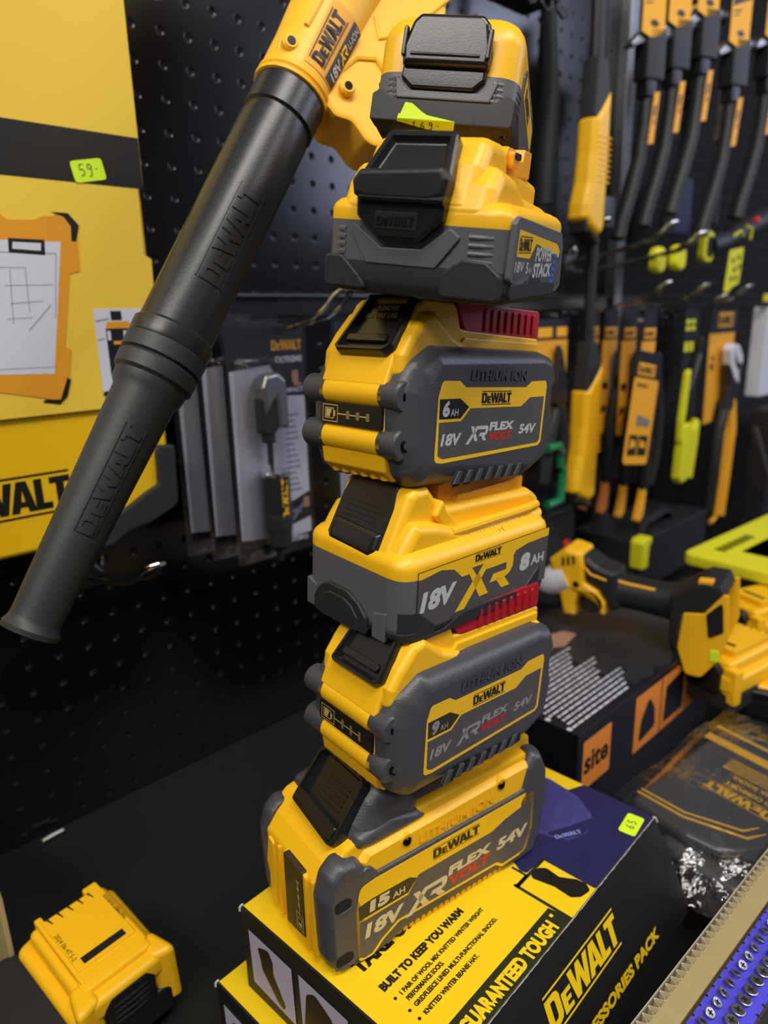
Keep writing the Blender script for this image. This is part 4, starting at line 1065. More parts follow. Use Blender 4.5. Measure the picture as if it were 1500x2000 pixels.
# name plate on the barrel
m = MB()
bz0, bz1 = kz(377.5), kz(424)
def pf(u, v, d):
    q = (u / (bz1 - bz0)); rr = 25.1 + q * 2.6 + d
    a = .42 - v / 25.0
    return (rr * math.sin(a), rr * math.cos(a), bz0 + u)
def grid(m, u0, v0, u1, v1, mt, d, n=8):
    vs = [pf(u0 + (u1 - u0) * i / n, v0 + (v1 - v0) * j / n, d) for i in range(n + 1) for j in range(n + 1)]
    fs = [[i * (n + 1) + j, (i + 1) * (n + 1) + j, (i + 1) * (n + 1) + j + 1, i * (n + 1) + j + 1] for i in range(n) for j in range(n)]
    m.add(vs, fs, mt)
grid(m, 0, -13, bz1 - bz0, 13, 'card_orange', .3)
grid(m, 1, -13, bz1 - bz0 - 1, -3.5, 'label_dark', .5)
logo(m, 'label_black', lambda u, v, d: pf(u, v, d + .8), 4, 1.0, 9.0, bz1 - bz0 - 10)
text(m, '18V', 'silver_print', lambda u, v, d: pf(u, v, d + .9), 5, -11, 5.4, 13, bold=.03, shear=.1)
xr(m, 'label_yellow', lambda u, v, d: pf(u, v, d + .9), 20, -10.6, 5.8, 8.5)
text(m, 'LI-ION', 'silver_print', lambda u, v, d: pf(u, v, d + .9), 31, -10, 4, 14, bold=.01)
m.build('name_plate', t)
# ------------------------------------------------------------------ accessories boxes under the tower
def acc_box(label, pos, full=True):
    t = thing('accessories_box', label, 'box', pos, 46.8, group='stacked accessories boxes')
    X, Yw, Hb = 270, -172, 68.3
    m = MB()
    m.box(0, X, Yw + 2, 0, -Hb, 0, 'box_black', .7)
    m.build('carton', t)
    m = MB(); fn = top_fn(.1)
    m.decal([[(1.5, -172), (172, -172), (138, -172), (138, -172.01)]] if 0 else [[(1.5, -1), (X - 1, -1), (X - 1, -172), (1.5, -172)]], 'box_yellow', fn, .1)
    f = lambda k: (lambda u, v, d: fn(u, v, d + k))
    # black strip along the fold with the slogan
    m.decal([[(1.5, -172), (1.5, -156), (136, -156), (139, -172)]], 'box_strip', f(.2))
    if full:
        text(m, 'GUARANTEED TOUGH', 'box_yellow', f(.35), 30, -169, 8.2, 97, bold=.06)
        m.decal([[(130.5, -162), (133, -162), (133, -159.6), (130.5, -159.6)]], 'box_yellow', f(.35))
        # thin frames
        m.decal([[(137, -172), (139.5, -172), (139.5, -128), (137, -128)], [(137, -132), (174, -132), (174, -129.5), (137, -129.5)], [(137, -131), (152, -131), (152, -118), (150, -118), (150, -129), (137, -129)]], 'box_strip', f(.25))
        m.decal([rpoly([(172, -172), (X - 1, -172), (X - 1, -112), (255, -106), (248, -80), (240, -50), (X - 1, -46), (190, -46), (176, -90), (158, -112), (152, -124), (153, -129), (172, -130)], 2)], 'box_navy', f(.22))
        m.decal([rpoly([(190, -62), (240, -60), (258, -84), (252, -116), (238, -136), (218, -142), (200, -134), (192, -110)], [6, 10, 12, 12, 12, 12, 12, 8], 5)], 'navy_fold', f(.3))
        m.decal([rpoly([(198, -118), (216, -128), (236, -136), (234, -141), (214, -140), (198, -130)], 2)], 'box_navy', f(.34))
        g = lambda u, v, d: (lambda p: fn(p.x, p.y, d + .4))(Vector((199, -124)) + Vector((math.cos(-.55) * u - math.sin(-.55) * v, math.sin(-.55) * u + math.cos(-.55) * v)))
        logo(m, 'navy_light', g, 0, -4, 4, 22, bars=False)
        # sock picture
        m.decal([rpoly([(151.5, -134.5), (155, -131), (163, -132.5), (166.5, -137), (165, -148), (171, -158), (172, -165), (168, -170), (159, -168), (154, -163), (155, -150)], 3, 4)], 'label_black', f(.35))
        # small print
        tf = f(.3)
        text(m, 'TAKE ON THE COLD', 'label_black', tf, 17, -97, 9, 118, bold=.06)
        text(m, 'BUILT TO KEEP YOU WARM', 'label_black', tf, 18.4, -115.8, 4.8, 78, bold=.06)
        for ln, yy, x0, w in (('1 PAIR OF WOOL MIX KNITTED WINTER WEIGHT', -125.0, 24, 82.5), ('PERFORMANCE SOCKS.', -130.4, 24, 33), ('GRIDFLEECE LINED MULTI-FUNCTIONAL SNOOD.', -136.2, 24, 82), ('KNITTED WINTER BEANIE HAT.', -143.4, 24, 51.5)):
            text(m, ln, 'label_black', tf, x0, yy, 2.8, w, bold=.045)
        for yy in (-123.5, -134.7, -141.9):
            m.decal([[(19.6 + 1.1 * math.cos(a * .785), yy + 1.1 * math.sin(a * .785)) for a in range(8)]], 'label_black', tf)
    m.build('top_print', t)
    # front flap leaning out from the fold
    a = math.atan2(.37, .929)
    m = MB(); fl = MB()
    def ff(u, v, d): return (u, -172 - v * math.sin(a) - d * math.cos(a), -v * math.cos(a) + d * math.sin(a))
    out = [(0, 0), (X, 0), (280, 77.5), (275, 83), (258, 83.5), (0, 83.5)]
    vs = [ff(u, v, 0) for u, v in out] + [ff(u, v, -1.4) for u, v in out]; n = len(out)
    m.add(vs, [list(range(n)), list(range(2 * n - 1, n - 1, -1))] + [[i, (i + 1) % n, n + (i + 1) % n, n + i] for i in range(n)], 'box_black')
    if full:
        F = lambda u, v, d: ff(u, 100 - v, d + .3)
        # v counted up from 100 below the fold
        y0 = 100 - 42.5
        logo(m, 'box_yellow', F, 90, y0, 19.5, 92, shear=.0)
        text(m, 'ACCESSORIES PACK', 'box_yellow', F, 96, 100 - 70.5, 7.4, 133, bold=.05)
        rnd = random.Random(3)
        pts = [(i * 2.7, rnd.random() * .9) for i in range(101)]
        m.decal([[(x, 100 - .1) for x, _ in pts] + [(x, 100 - .5 - q * .7) for x, q in reversed(pts)]], 'worn_paper', F)
    m.build('front_flap', t)
    # picture windows on the end
    m = MB(); E = lambda u, v, d: (-.4 - d, -u, v)
    for u0 in (7.5, 59, 110):
        m.decal([[(u0, -14), (u0 + 44.5, -15), (u0 + 46, -60), (u0 + 1.5, -57)]], 'box_window', E, .1)
        sk = rpoly([(u0 + 9, -22), (u0 + 21, -17), (u0 + 25, -24), (u0 + 25, -34), (u0 + 36, -52), (u0 + 34, -57), (u0 + 28, -54), (u0 + 13, -38), (u0 + 12, -32)], 3, 3)
        if u0 > 20: sk = rpoly([(u0 + 7, -24), (u0 + 15, -18), (u0 + 30, -26), (u0 + 42, -52), (u0 + 42, -60), (u0 + 3, -58)], 6, 4)
        m.decal([sk], 'label_black', lambda u, v, d: E(u, v, d + .3))
    m.build('end_print', t)
    m = MB()
    m.tube([(-1, 0, -3), (-.6, .4, -.6), (.5, .3, .3), (2, 0, .4)], .8, 'worn_paper', 6); m.build('worn_edge', t); m = MB()
    m.tube([(X - 2, -171.6, .2), (X + .6, -172.6, -1.0), (X + 1.6, -174, -5)], .8, 'worn_paper', 6)
    m.build('worn_edge', t)
    if full:
        m = MB(); S = lambda u, v, d: (lambda p: (p.x, p.y, .6 + d))(Vector((243, -166)) + Vector((math.cos(.1) * u - math.sin(.1) * v, math.sin(.1) * u + math.cos(.1) * v)))
        m.decal([rrect(-6, -3, 16, 11, 2.5)] if 0 else [rpoly([(-8, 6), (-4, -6), (16, 3), (14, 13), (11, 17)], 2)] if 0 else [rrect(-6, -4, 18, 9, 2.5)], 'sticker', S, .2)
        write_hand(m, '65', lambda u, v, d: S(u, v, d + .3), 1, -.5, 6.5, .4, .9)
        m.build('price_sticker', t)
    return t
KB = Vector((-.1035, .3936, H - .384))
acc_box('yellow and black accessories box with a 65 price sticker, directly under the battery tower', KB - Vector((0, 0, .0002)))
acc_box('lower accessories box, mostly hidden under the one that carries the tower', KB + Vector((-.0229, .0031, -.0686)), False)
# ------------------------------------------------------------------ right part of the wall
# narrow steel upright and dark upright behind the tower
m = MB(); m.box(-14, 14, -22, 0, 0, 1400, 'steel', 2)
o = m.build('trim_upright'); o.location = W(1.27, 0, -.02); o.rotation_euler = (0, 0, R(WYAW)); tag(o, kind='structure')
def wthing(name, label, cat, s, out, z, group=None, yaw=0.0, roll=0.0, pitch=0.0): return thing(name, label, cat, W(s, out, z), WYAW + yaw, pitch, roll, group=group)

# long handled striking tools
def axe(label, s, out, ztop, length, grip, mt, tilt=0, wd=22, gw=27, hw=60):
    t = wthing('sledge_hammer', label, 'hammer', s, out, ztop, group=None, pitch=tilt)
    m = MB(); L = length; g = grip
    m.tube([(0, 0, 0), (0, 0, -(L - g) * .6), (2, 0, -(L - g) + 20)], [(wd * .62, wd * .8)] * 3, 'grip_black', 14)
    m.slab(rpoly([(-wd * .8, 30 - L + g), (wd * .8, 30 - L + g), (gw, -L + g - 22), (-gw * .7, -L + g - 50)], 4), -14, 14, 'rubber', 'y', 5)
    m.build('shaft', t)
    m = MB()
    m.slab(rpoly([(-gw * .75, -L + g - 46), (gw * .95, -L + g), (gw, -L + g * .6), (gw * .92, -L + g * .3), (gw * .85, -L + 8), (gw * .2, -L), (-gw * .9, -L + 12), (-gw * 1.5, -L + 24), (-gw * 1.4, -L + 42), (-gw * 1.0, -L + g * .36), (-gw * .8, -L + g * .55)], [5, 5, 14, 14, 8, 10, 10, 6, 14, 24, 24], 5), -17, 17, mt, 'y', 11, seg=5)
    for i in range(9): m.box(-gw * .5, gw * .98, -17.6, -10, -L + g * .36 + i * 7, -L + g * .36 + i * 7 + 2.6, mt, 1.0)
    m.build('grip', t)
    m = MB(); m.slab(rpoly([(-gw * 1.4, -L + 44), (-gw * .8, -L + 8), (gw * .7, -L - 2), (gw * .3, -L - 10), (-gw * 1.2, -L + 6)], 3), -14, 14, 'rubber', 'y', 4); m.build('end_cap', t)
    m = MB(); m.box(-hw, hw, -24, 24, -26, 20, 'dark_steel', 5); m.build('head', t)
    return t
axe('large yellow gripped hammer hanging head up right of the top battery', .955, .14, 1.12, 500, 195, 'yellow', wd=15, gw=23)
axe('second yellow gripped hammer hanging below, behind the yellow tag card', 1.005, .12, .66, 440, 225, 'yellow', wd=12, gw=27, hw=20)
t = wthing('pry_bar', 'long dark bar with a flared black handle beside the top battery', 'bar', .935, .075, 1.1)
m = MB(); m.tube([(0, 0, 60), (0, 0, -170), (2, 0, -210), (5, 0, -300), (3, 0, -430)], [(11, 7), (11, 7), (13, 9), (19, 11), (16, 10)], 'grip_black', 14); m.build('handle', t)

# claw hammers on one hook each
def claw_hammer(label, s, out, z, k=1.0, curve=1):
    t = wthing('claw_hammer', label, 'hammer', s, out, z, group='claw hammers hanging at the upper right', yaw=-18)
    m = MB()
    m.cyl((-4, 0, 0), (28, 0, 2), 12 * k, 'steel', seg=18, bev=2); m.cyl((26, 0, 2), (44, 0, 3), 10.5 * k, 'dark_steel', seg=18, bev=2)
    m.slab(rpoly([(-6, 12), (8, 12), (8, -10), (-8, -10), (-40, -22), (-44, -17), (-20, 4)], 3), -10, 10, 'steel', 'y', 3)
    m.build('head', t)
    m = MB(); m.box(-16, 22, -15, 15, -62, 8, 'grip_black', 4); m.box(-10, 10, -12, 12, -84, -60, 'dark_steel', 3); m.build('security_holder', t)
    m = MB()
    m.tube([(2, 0, -60), (0, 0, -120), (-6, 0, -170), (-20, 0, -220), (-34, 0, -262), (-40, 0, -286)], [(9, 8), (11, 9), (13, 10), (14, 11), (14, 11), (15, 12)], 'grip_black', 14); hd_ = m.build('handle', t)
    m = MB(); m.slab([(6, -78), (17, -76), (10, -148), (-1, -150)], -12.4, -11.4, 'card_orange', 'y', .3); 
    m.decal([[(7, -96), (12, -95), (10, -110), (5, -111)], [(7, -114), (10, -113), (9, -122), (6, -122)]], 'label_black', front_fn(-12.5), .1); m.build('side_label', hd_)
    m = MB(); m.slab(rpoly([(-30, 60), (14, 76), (14, -2), (-12, -8), (-30, -2)], 2), -15, -14, 'card_yellow', 'y', .3)
    fn = front_fn(-15.1); m.decal([[(-28, 58), (12, 72), (12, 60), (-28, 46)]], 'label_black', fn, .1)
    m.decal([rpoly([(-14, 14), (-4, 16), (2, 12), (2, 8), (-6, 6), (-14, 8)], 1)], 'label_black', fn, .1)
    m.decal([[(-26, 38), (-8, 42), (-8, 44.5), (-26, 40.5)], [(-26, 33), (-12, 36), (-12, 38), (-26, 35)]], 'label_black', fn, .1)
    m.build('header_card', t)
    return t
for lab, s, o_, z in (('claw hammer on a yellow card, leftmost at the upper right', 1.135, .12, .915), ('claw hammer on a yellow card, second from the left of the row', 1.185, .135, .935),
                      ('claw hammer whose bright head reaches highest, third of the row', 1.235, .155, .955), ('claw hammer set back in the shadow behind the third one', 1.33, .10, .935), ('claw hammer at the right end, in front of the grey blade', 1.31, .175, .925), ('claw hammer cut by the right edge of the photo', 1.44, .18, .96)):
    claw_hammer(lab, s, o_, z)
t = wthing('hatchet', 'grey hatchet blade hanging between the right hand hammers', 'hatchet', 1.43, .12, .86)
m = MB(); m.slab(rpoly([(-14, 40), (14, 40), (22, -52), (10, -56), (-26, -52)], 3), -8, 8, 'cardboard_grey', 'y', 3); m.build('blade', t)
m = MB(); m.tube([(0, 0, 60), (0, 0, -40), (-14, 2, -190)], [(8, 7), (8, 7), (13, 10)], 'grip_black', 12); m.build('handle', t)
t = wthing('blue_packet', 'dark blue packet hanging low behind the hammers', 'package', 1.42, .05, .70)
m = MB(); m.slab(rrect(-42, -45, 36, 60, 8), -14, 0, 'box_navy', 'y', 5); m.build('packet', t)

# bar tools on the upper hooks
for i, (lab, s, o_) in enumerate((('left of the two yellow oval knobs hanging from the upper hooks', 1.213, .12), ('right one of the two yellow oval knobs, beside the black ring', 1.255, .135))):
    t = wthing('rubber_knob', lab, 'knob', s, o_, .598 + i * .004, group='yellow oval knobs')
    m = MB(); m.prism(rpoly([(-19, -20), (19, -20), (19, 24), (-19, 24)], 17, 6), [(-9, 5), (-6, 1.5), (0, 0), (6, 1.5), (9, 5)], 'lime', 'y'); m.build('pad', t)
t = wthing('caulking_gun', 'black and yellow tool with a yellow ringed end and red dot, at the right edge', 'tool', 1.355, .14, .625)
m = MB(); m.prism(rpoly([(-23, -24), (20, -28), (22, 26), (-18, 30)], 15, 6), [(-7, 3), (-5, .6), (0, 0), (5, .6), (7, 3)], 'lime', 'y')
m.prism(rpoly([(-13, -16), (12, -18), (13, 16), (-10, 20)], 10, 6), [(-8, 0), (-7.2, 0)], 'label_black', 'y'); m.build('end_ring', t)
m = MB(); m.tube([(14, 4, 2), (60, 0, 12), (130, -6, 34), (220, -10, 60)], [20, 22, 22, 24], 'grip_black', 18)
m.tube([(60, -23, 20), (85, -25, 30), (100, -25, 22)], 2.4, 'lime', 8); m.tube([(110, -26, 40), (130, -28, 36), (132, -26, 18)], 2.4, 'lime', 8); m.build('barrel', t)
m = MB(); m.cyl((148, -24, 52), (148, -32, 54), 5.5, 'dot_red', seg=14); m.build('cap', t)
m = MB(); m.slab(rpoly([(26, -6), (86, 2), (78, -62), (54, -68), (20, -82), (16, -74)], 4), -34, -32, 'lime', 'y', .5)
fn = front_fn(-34.1)
for x, z in ((34, -20), (44, -36), (60, -14), (64, -30), (32, -52), (54, -50)): m.decal([rpoly([(x, z), (x + 13, z + 2), (x + 12, z - 6), (x + 2, z - 8)], 1)], 'label_black', fn, .1)
m.build('tag', t)

# cards with pliers on the lower hook
def plier_card(label, s, out, z, hand='card_orange', tip=160, mt2='lime', w=46, h=190, brand=True, group='plier cards on the lower hook'):
    t = wthing('plier_card', label, 'pliers', s, out, z, group=group)
    m = MB()
    m.slab([(-w / 2, -8), (w / 2, -8), (w / 2, -52), (w / 2 - 18, -74), (w / 2 - 18, -h), (w / 2 - 22, -h - 5), (-w / 2 + 3, -h - 5), (-w / 2, -h)], 0, 1, 'card_orange', 'y', .3)
    m.slab([(-w / 2, -38), (-w / 2, 12), (w / 2, 12), (w / 2, -38)], -.6, 1.4, 'card_black', 'y', .3)
    fn = front_fn(-.8)
    m.decal([[(-w / 2 + 4, -18), (w / 2 - 4, -18), (w / 2 - 4, -34), (-w / 2 + 4, -34)]], 'card_yellow', fn, .1)
    logo(m, 'card_black', lambda u, v, d: fn(u, v, d + .3), -w / 2 + 6, -31, 9, w - 14, bars=False)
    f2 = front_fn(-.2)
    m.decal([[(-w / 2 + 4, -120), (w / 2 - 24, -120), (w / 2 - 24, -108), (-w / 2 + 4, -108)], [(-w / 2 + 5, -150), (w / 2 - 26, -146), (w / 2 - 26, -158), (-w / 2 + 5, -160)]], 'label_black', f2, .1)
    m.build('card', t)
    m = MB()
    m.slab(rpoly([(12, -56), (16, -60), (24, -96), (30, -118), (18, -124), (6, -116), (4, -96)], 3, 3), -16, -3, 'dark_steel', 'y', 3)
    m.build('jaws', t)
    m = MB()
    m.tube([(10, -9, -120), (0, -9, -170), (-4, -9, -230), (0, -9, -286)], [(7, 6), (11, 8), (12, 8), (9, 7)], 'grip_black', 12)
    m.tube([(24, -9, -120), (32, -9, -160), (30, -9, -230), (20, -9, -280)], [(7, 6), (11, 8), (11, 8), (8, 7)], 'grip_black', 12)
    m.build('handles', t)
    m = MB()
    m.slab(rpoly([(0, -250), (6, -252), (-4, -330), (-18, -340), (-22, -334), (-10, -300)], 3), -16, -2, hand, 'y', 3)
    m.tube([(38, -9, -150), (40, -9, -200), (32, -9, -250)], 3, mt2, 8)
    m.build('grip_tips', t)
    return t
for i, lab in enumerate(('deepest of the four plier cards, leftmost and partly covered', 'second of the four plier cards counted from the left', 'third of the four plier cards counted from the left', 'front one of the four plier cards, with a full yellow heading')):
    plier_card(lab, 1.128 + i * .001, .055 + i * .034, .512 - i * .001, 'card_orange' if i > 1 else 'orange')
t = wthing('snips_card', 'black snips on a wide yellow card beside the 6Ah battery', 'pliers', .93, .10, .500)
m = MB(); m.slab([(-38, -16), (50, -16), (50, -128), (10, -140), (-38, -150)], 0, 1, 'card_orange', 'y', .3); m.slab([(-38, -20), (-38, 10), (50, 10), (50, -20)], -.6, 1.2, 'card_black', 'y', .3)
m.decal([[(-32, -2), (6, -2), (6, -16), (-32, -16)], [(18, -2), (46, -2), (46, -16), (18, -16)]], 'card_yellow', front_fn(-.8), .1); m.build('card', t)
m = MB(); m.slab(rpoly([(12, -24), (20, -40), (34, -84), (36, -112), (20, -130), (2, -112), (4, -80)], 4), -14, -2, 'dark_steel', 'y', 3); m.build('blades', t)
m = MB(); m.tube([(14, -8, -124), (-4, -8, -170), (-16, -8, -235)], [8, 12, 10], 'grip_black', 12); m.tube([(24, -8, -124), (36, -8, -170), (30, -8, -240)], [8, 12, 10], 'grip_black', 12); m.build('handles', t)
t = wthing('clamp', 'small green clamp hanging behind the 6Ah battery', 'clamp', .935, .12, .30)
m = MB(); m.tube([(-30, 0, 22), (2, 0, 22), (8, 0, -10), (18, 0, -20), (12, 0, -66), (-24, 0, -68)], [(7, 7)] * 6, 'green', 8); m.build('frame', t)
m = MB(); m.cyl((2, -10, 14), (2, 10, 14), 5, 'steel'); m.build('pivot', t)
t = wthing('tag_card', 'tilted yellow tag card with a black heading, on the lower hammer', 'card', 1.075, .19, .440)
Rt = Matrix.Rotation(R(9), 4, 'Y')
m = MB(); m.slab(rrect(-44, -158, 36, -24, 8), 0, 1.2, 'card_orange', 'y', .3, M=Rt); m.slab(rpoly([(-38, 16), (38, 16), (38, -24), (-44, -24)], [10, 10, 0, 0]), -.4, 1.4, 'card_black', 'y', .3, M=Rt)
fr = lambda u, v, d: tuple(Rt @ Vector((u, -.5 - d, v)))
m.decal([[(-38, -2), (18, -2), (18, -20), (-38, -20)]], 'card_yellow', fr, .1); logo(m, 'card_black', lambda u, v, d: fr(u, v, d + .3), -35, -17, 11, 50, bars=False)
for i in range(4): m.decal([[(-34 + i * 9, -38), (-28 + i * 9, -38), (-28 + i * 9, -33), (-34 + i * 9, -33)]], 'label_black', fr, .1)
m.decal([[(-20, -80), (24, -86), (24, -98), (-20, -98)]], 'cardboard_grey', fr, .1)
m.decal([[(-36, -112), (-8, -112), (-8, -144), (-36, -144)], [(-4, -112), (26, -112), (26, -144), (-4, -144)]], 'label_black', fr, .1)
m.decal([[(-30, -118), (-14, -122), (-12, -130), (-32, -134)], [(2, -118), (20, -124), (20, -132), (0, -130)]], 'card_orange', lambda u, v, d: fr(u, v, d + .2)); m.build('card', t)
t = wthing('snap_pliers', 'black and lime pliers with chunky lime lower handles', 'pliers', 1.345, .13, .515)
m = MB(); m.slab([(-24, 6), (36, 6), (36, -110), (-24, -110)], 0, 1, 'card_black', 'y', .3)
fn = front_fn(-.1)
for x in (-20, 2):
    for z in (-14, -26, -54): m.decal([rrect(x, z - (18 if z < -50 else 8), x + 17, z, 1)], 'lime', fn, .1)
m.build('card', t)
m = MB(); m.slab(rpoly([(22, -40), (34, -60), (30, -84), (14, -130), (18, -190), (2, -200), (-12, -170), (-14, -140), (6, -110), (24, -76)], 4), -16, -2, 'dark_steel', 'y', 4); m.build('jaws', t)
m = MB(); m.slab(rpoly([(-26, -110), (-14, -100), (-20, -180), (-34, -250), (-36, -196)], 4), -16, -4, 'lime', 'y', 3)
m.slab(rpoly([(-26, -206), (-4, -202), (2, -214), (18, -214), (26, -196), (38, -206), (36, -248), (26, -318), (10, -312), (-24, -318), (-32, -306)], 5), -20, 0, 'lime', 'y', 5); m.build('handles', t)
t = wthing('slip_joint_pliers', 'long slip-joint pliers with pale steel jaws on a tall yellow card', 'pliers', 1.50, .12, .505)
m = MB(); m.slab([(-42, -30), (84, -30), (76, -150), (20, -175), (8, -212), (-34, -214)], 0, 1, 'card_orange', 'y', .3); m.slab([(-42, -34), (-38, 14), (88, 14), (84, -34)], -.6, 1.2, 'card_black', 'y', .3)
m.decal([[(-6, 6), (66, 6), (64, -22), (-8, -22)]], 'card_orange', front_fn(-.8), .1); logo(m, 'card_black', front_fn(-1.2), -4, -18, 18, 66, bars=False)
m.decal([[(-26, -78), (-12, -78), (-12, -86), (-26, -86)], [(-26, -92), (-12, -92), (-12, -106), (-26, -106)]], 'label_black', front_fn(-.1), .1); m.build('card', t)
m = MB(); m.slab(rpoly([(6, -66), (22, -54), (50, -58), (72, -80), (78, -100), (60, -96), (40, -80), (34, -66), (28, -76), (32, -92), (60, -112), (70, -140), (44, -128), (20, -104)], 4), -26, -6, 'card_white', 'y', 4)
m.slab(rpoly([(14, -90), (34, -106), (62, -120), (80, -92), (90, -112), (74, -150), (56, -190), (20, -190), (26, -140)], 6), -24, -4, 'dark_steel', 'y', 4); m.build('jaws', t)
m = MB(); m.tube([(34, -14, -180), (10, -14, -230), (4, -14, -320), (0, -14, -400)], [(12, 9), (14, 10), (15, 10), (13, 9)], 'grip_black', 12)
m.tube([(58, -14, -170), (66, -14, -230), (62, -14, -340), (54, -14, -420)], [(12, 9), (16, 10), (15, 10), (15, 9)], 'card_orange', 12)
m.tube([(14, -20, -214), (32, -20, -230), (34, -20, -330), (28, -20, -420), (4, -20, -426)], 5, 'card_orange', 8)
m.build('handles', t)
m = MB(); m.tube([(44, -10, -240), (36, -10, -340)], 6, 'card_white', 8); m.build('steel_arm', t)
t = wthing('white_pack', 'plain white carton hanging at the right edge of the photo', 'package', 1.70, .12, .52)
m = MB(); m.slab(rrect(-26, -190, 120, 0, 3), -30, 0, 'card_white', 'y', 2); m.build('carton', t)
m = MB(); m.box(-60, 200, -34, -28, 10, 26, 'lime', 1); m.build('price_rail', t)
t = wthing('tool_bag', 'black and lime case standing under the white carton', 'case', 1.70, .16, .22)
m = MB(); m.slab(rrect(-60, -220, 140, 90, 10), -40, 10, 'grip_black', 'y', 6); m.build('body', t)
m = MB(); m.slab(rpoly([(-44, 60), (0, 64), (20, 92), (30, 92), (30, 56), (-44, 48)], 3), -46, -36, 'lime', 'y', 2); m.build('trim', t)
t = wthing('steel_rod', 'thin grey rod leaning at the lower right of the wall', 'rod', 1.58, .12, .0)
m = MB(); m.cyl((-20, -70, 280), (90, -130, 2), 4, 'steel'); m.build('rod', t)

# box edge with hooks at the very top
_s, _z = on_wall(1030, 6, .15)
t = wthing('tool_case', 'yellow tool case edge with a black underside at the top of the photo', 'case', _s, .14, _z + .028)
m = MB(); m.slab(rrect(-110, 0, 70, 120, 12), -12, 50, 'yellow', 'y', 8); m.build('body', t)
m = MB(); m.slab(rrect(-112, -10, 74, 2, 4), -8, 48, 'rubber', 'y', 3); m.build('foot', t)
for i in range(3):
    m = MB(); x = 0 + i * 34; m.tube([(x, -4, -8), (x + 1, -6, -18), (x + 10, -6, -24), (x + 20, -6, -20), (x + 22, -6, -12)], 2.4, 'rubber', 8); m.build('catch', t)

# ------------------------------------------------------------------ site boxes, driver, cases on the shelf
def site_box(label, pos, yaw, full=True):
    t = thing('shoe_box', label, 'box', pos, yaw, group='work shoe boxes')
    X, Y, Z = 306, 190, 118
    m = MB(); m.box(0, X, 0, Y, -Z, 0, 'card_black', 1.5); m.build('carton', t)
    m = MB(); fn = front_fn(-.2)
    m.decal([rrect(10, -66, 62, -12, 3)], 'orange', fn, .1)
    text(m, 'site', 'label_black', lambda u, v, d: fn(u, v, d + .3), 13, -48, 22, 45, bold=.03)
    m.decal([rrect(112, -74, 300, -8, 2)], 'orange', fn, .1)
    m.decal([rpoly([(122, -66), (126, -40), (142, -18), (156, -36), (160, -60)], 6), rpoly([(180, -66), (182, -22), (226, -16), (228, -66)], 2), rpoly([(246, -60), (252, -30), (262, -16), (288, -24), (282, -44), (288, -60)], 3)], 'card_black', lambda u, v, d: fn(u, v, d + .3))
    for x in (170, 235): m.decal([[(x, -74), (x + 2, -74), (x + 2, -8), (x, -8)]], 'card_black', lambda u, v, d: fn(u, v, d + .3))
    if full:
        tf = top_fn(.2); rnd = random.Random(5)
        for j in range(19):
            y = 10 + j * 6.6; x = 8 + (j % 4) * 2
            while x < 110 + (j % 5) * 9:
                w = 3 + rnd.random() * 9
                m.decal([[(x, y), (x + w, y), (x + w, y + 2.6), (x, y + 2.6)]], 'card_white', tf, .05); x += w + 1.6
        for y in (12, 36): m.decal([[(4 + 3 * math.cos(a * .785), y + 3 * math.sin(a * .785)) for a in range(8)]], 'card_white', tf, .1)
        m.decal([rpoly([(120, 130), (150, 110), (190, 118), (186, 134), (140, 150)], 6)], 'skin_print', tf, .1)
    m.build('print', t)
    return t
S0 = on_level(1130, 1438, .141)
site_box('black shoe box with a small orange label, top of the pair under the driver', S0, 43.5)
site_box('lower shoe box of the pair, its orange label half hidden by the plastic bag', S0 + Vector((.012, .004, -.1215)), 44.5, False)
# clear torn film over the top shoe box
t = thing('plastic_film', 'torn clear film lying on the top shoe box under the driver', 'film', S0 + Vector((0, 0, .001)), 43.5)
m = MB(); rnd = random.Random(2)
nx, ny = 16, 12
vs = []
for i in range(nx + 1):
    for j in range(ny + 1):
        x = 118 + i * 11.6 - j * 1.0 + rnd.uniform(-3, 3); y = 4 + j * 14 + rnd.uniform(-3, 3)
        vs.append((x, y, .8 + abs(rnd.gauss(0, 1.6))))
m.add(vs, [[i * (ny + 1) + j, (i + 1) * (ny + 1) + j, (i + 1) * (ny + 1) + j + 1, i * (ny + 1) + j + 1] for i in range(nx) for j in range(ny)], 'film_matte'); m.build('sheet', t)

# impact driver lying on the box
D0 = at(1132, 1122, .88)
dx = (at(1400, 1150, .79) - D0).normalized()
DS = .92
dz = Vector((0, 0, 1)); dz = (dz - dx * dz.dot(dx)).normalized(); dy = dz.cross(dx)
t = thing('impact_driver', 'yellow and black impact driver with a bare battery foot, lying on the shoe box', 'power tool')
t.matrix_world = Matrix(((dx.x, dy.x, dz.x, D0.x), (dx.y, dy.y, dz.y, D0.y), (dx.z, dy.z, dz.z, D0.z), (0, 0, 0, 1))) @ Matrix.Scale(DS, 4)
m = MB()
m.slab(rpoly([(-33, 26), (-9, 44), (12, 38), (16, 20), (15, -2), (32, -12), (42, -28), (41, -45), (33, -45), (32, -28), (24, -20), (6, -21), (2, -34), (1, -51), (-16, -51), (-20, -28), (-22, -6), (-30, 6)], [6, 8, 6, 4, 4, 6, 6, 3, 3, 5, 5, 4, 4, 4, 4, 6, 6, 6], 4), -26, 26, 'yellow', 'y', 7, seg=4)
hs = m.build('motor_housing', t)
m = MB()
for q in (-14, -7, 0): m.box(q, q + 4, -27, -12, 22 + q * .2, 34 + q * .2, 'label_dark', 1)
m.cyl((4, -26.5, -5), (4, -20, -5), 4.5, 'label_black', seg=12)
m.build('vent_slots', hs)
m = MB(); m.tube([(-14, -8, 0), (-30, -12, -6), (-42, -14, -12), (-50, -14, -16)], [23, 21, 17, 10], 'card_white', 20); m.build('gear_nose', t)
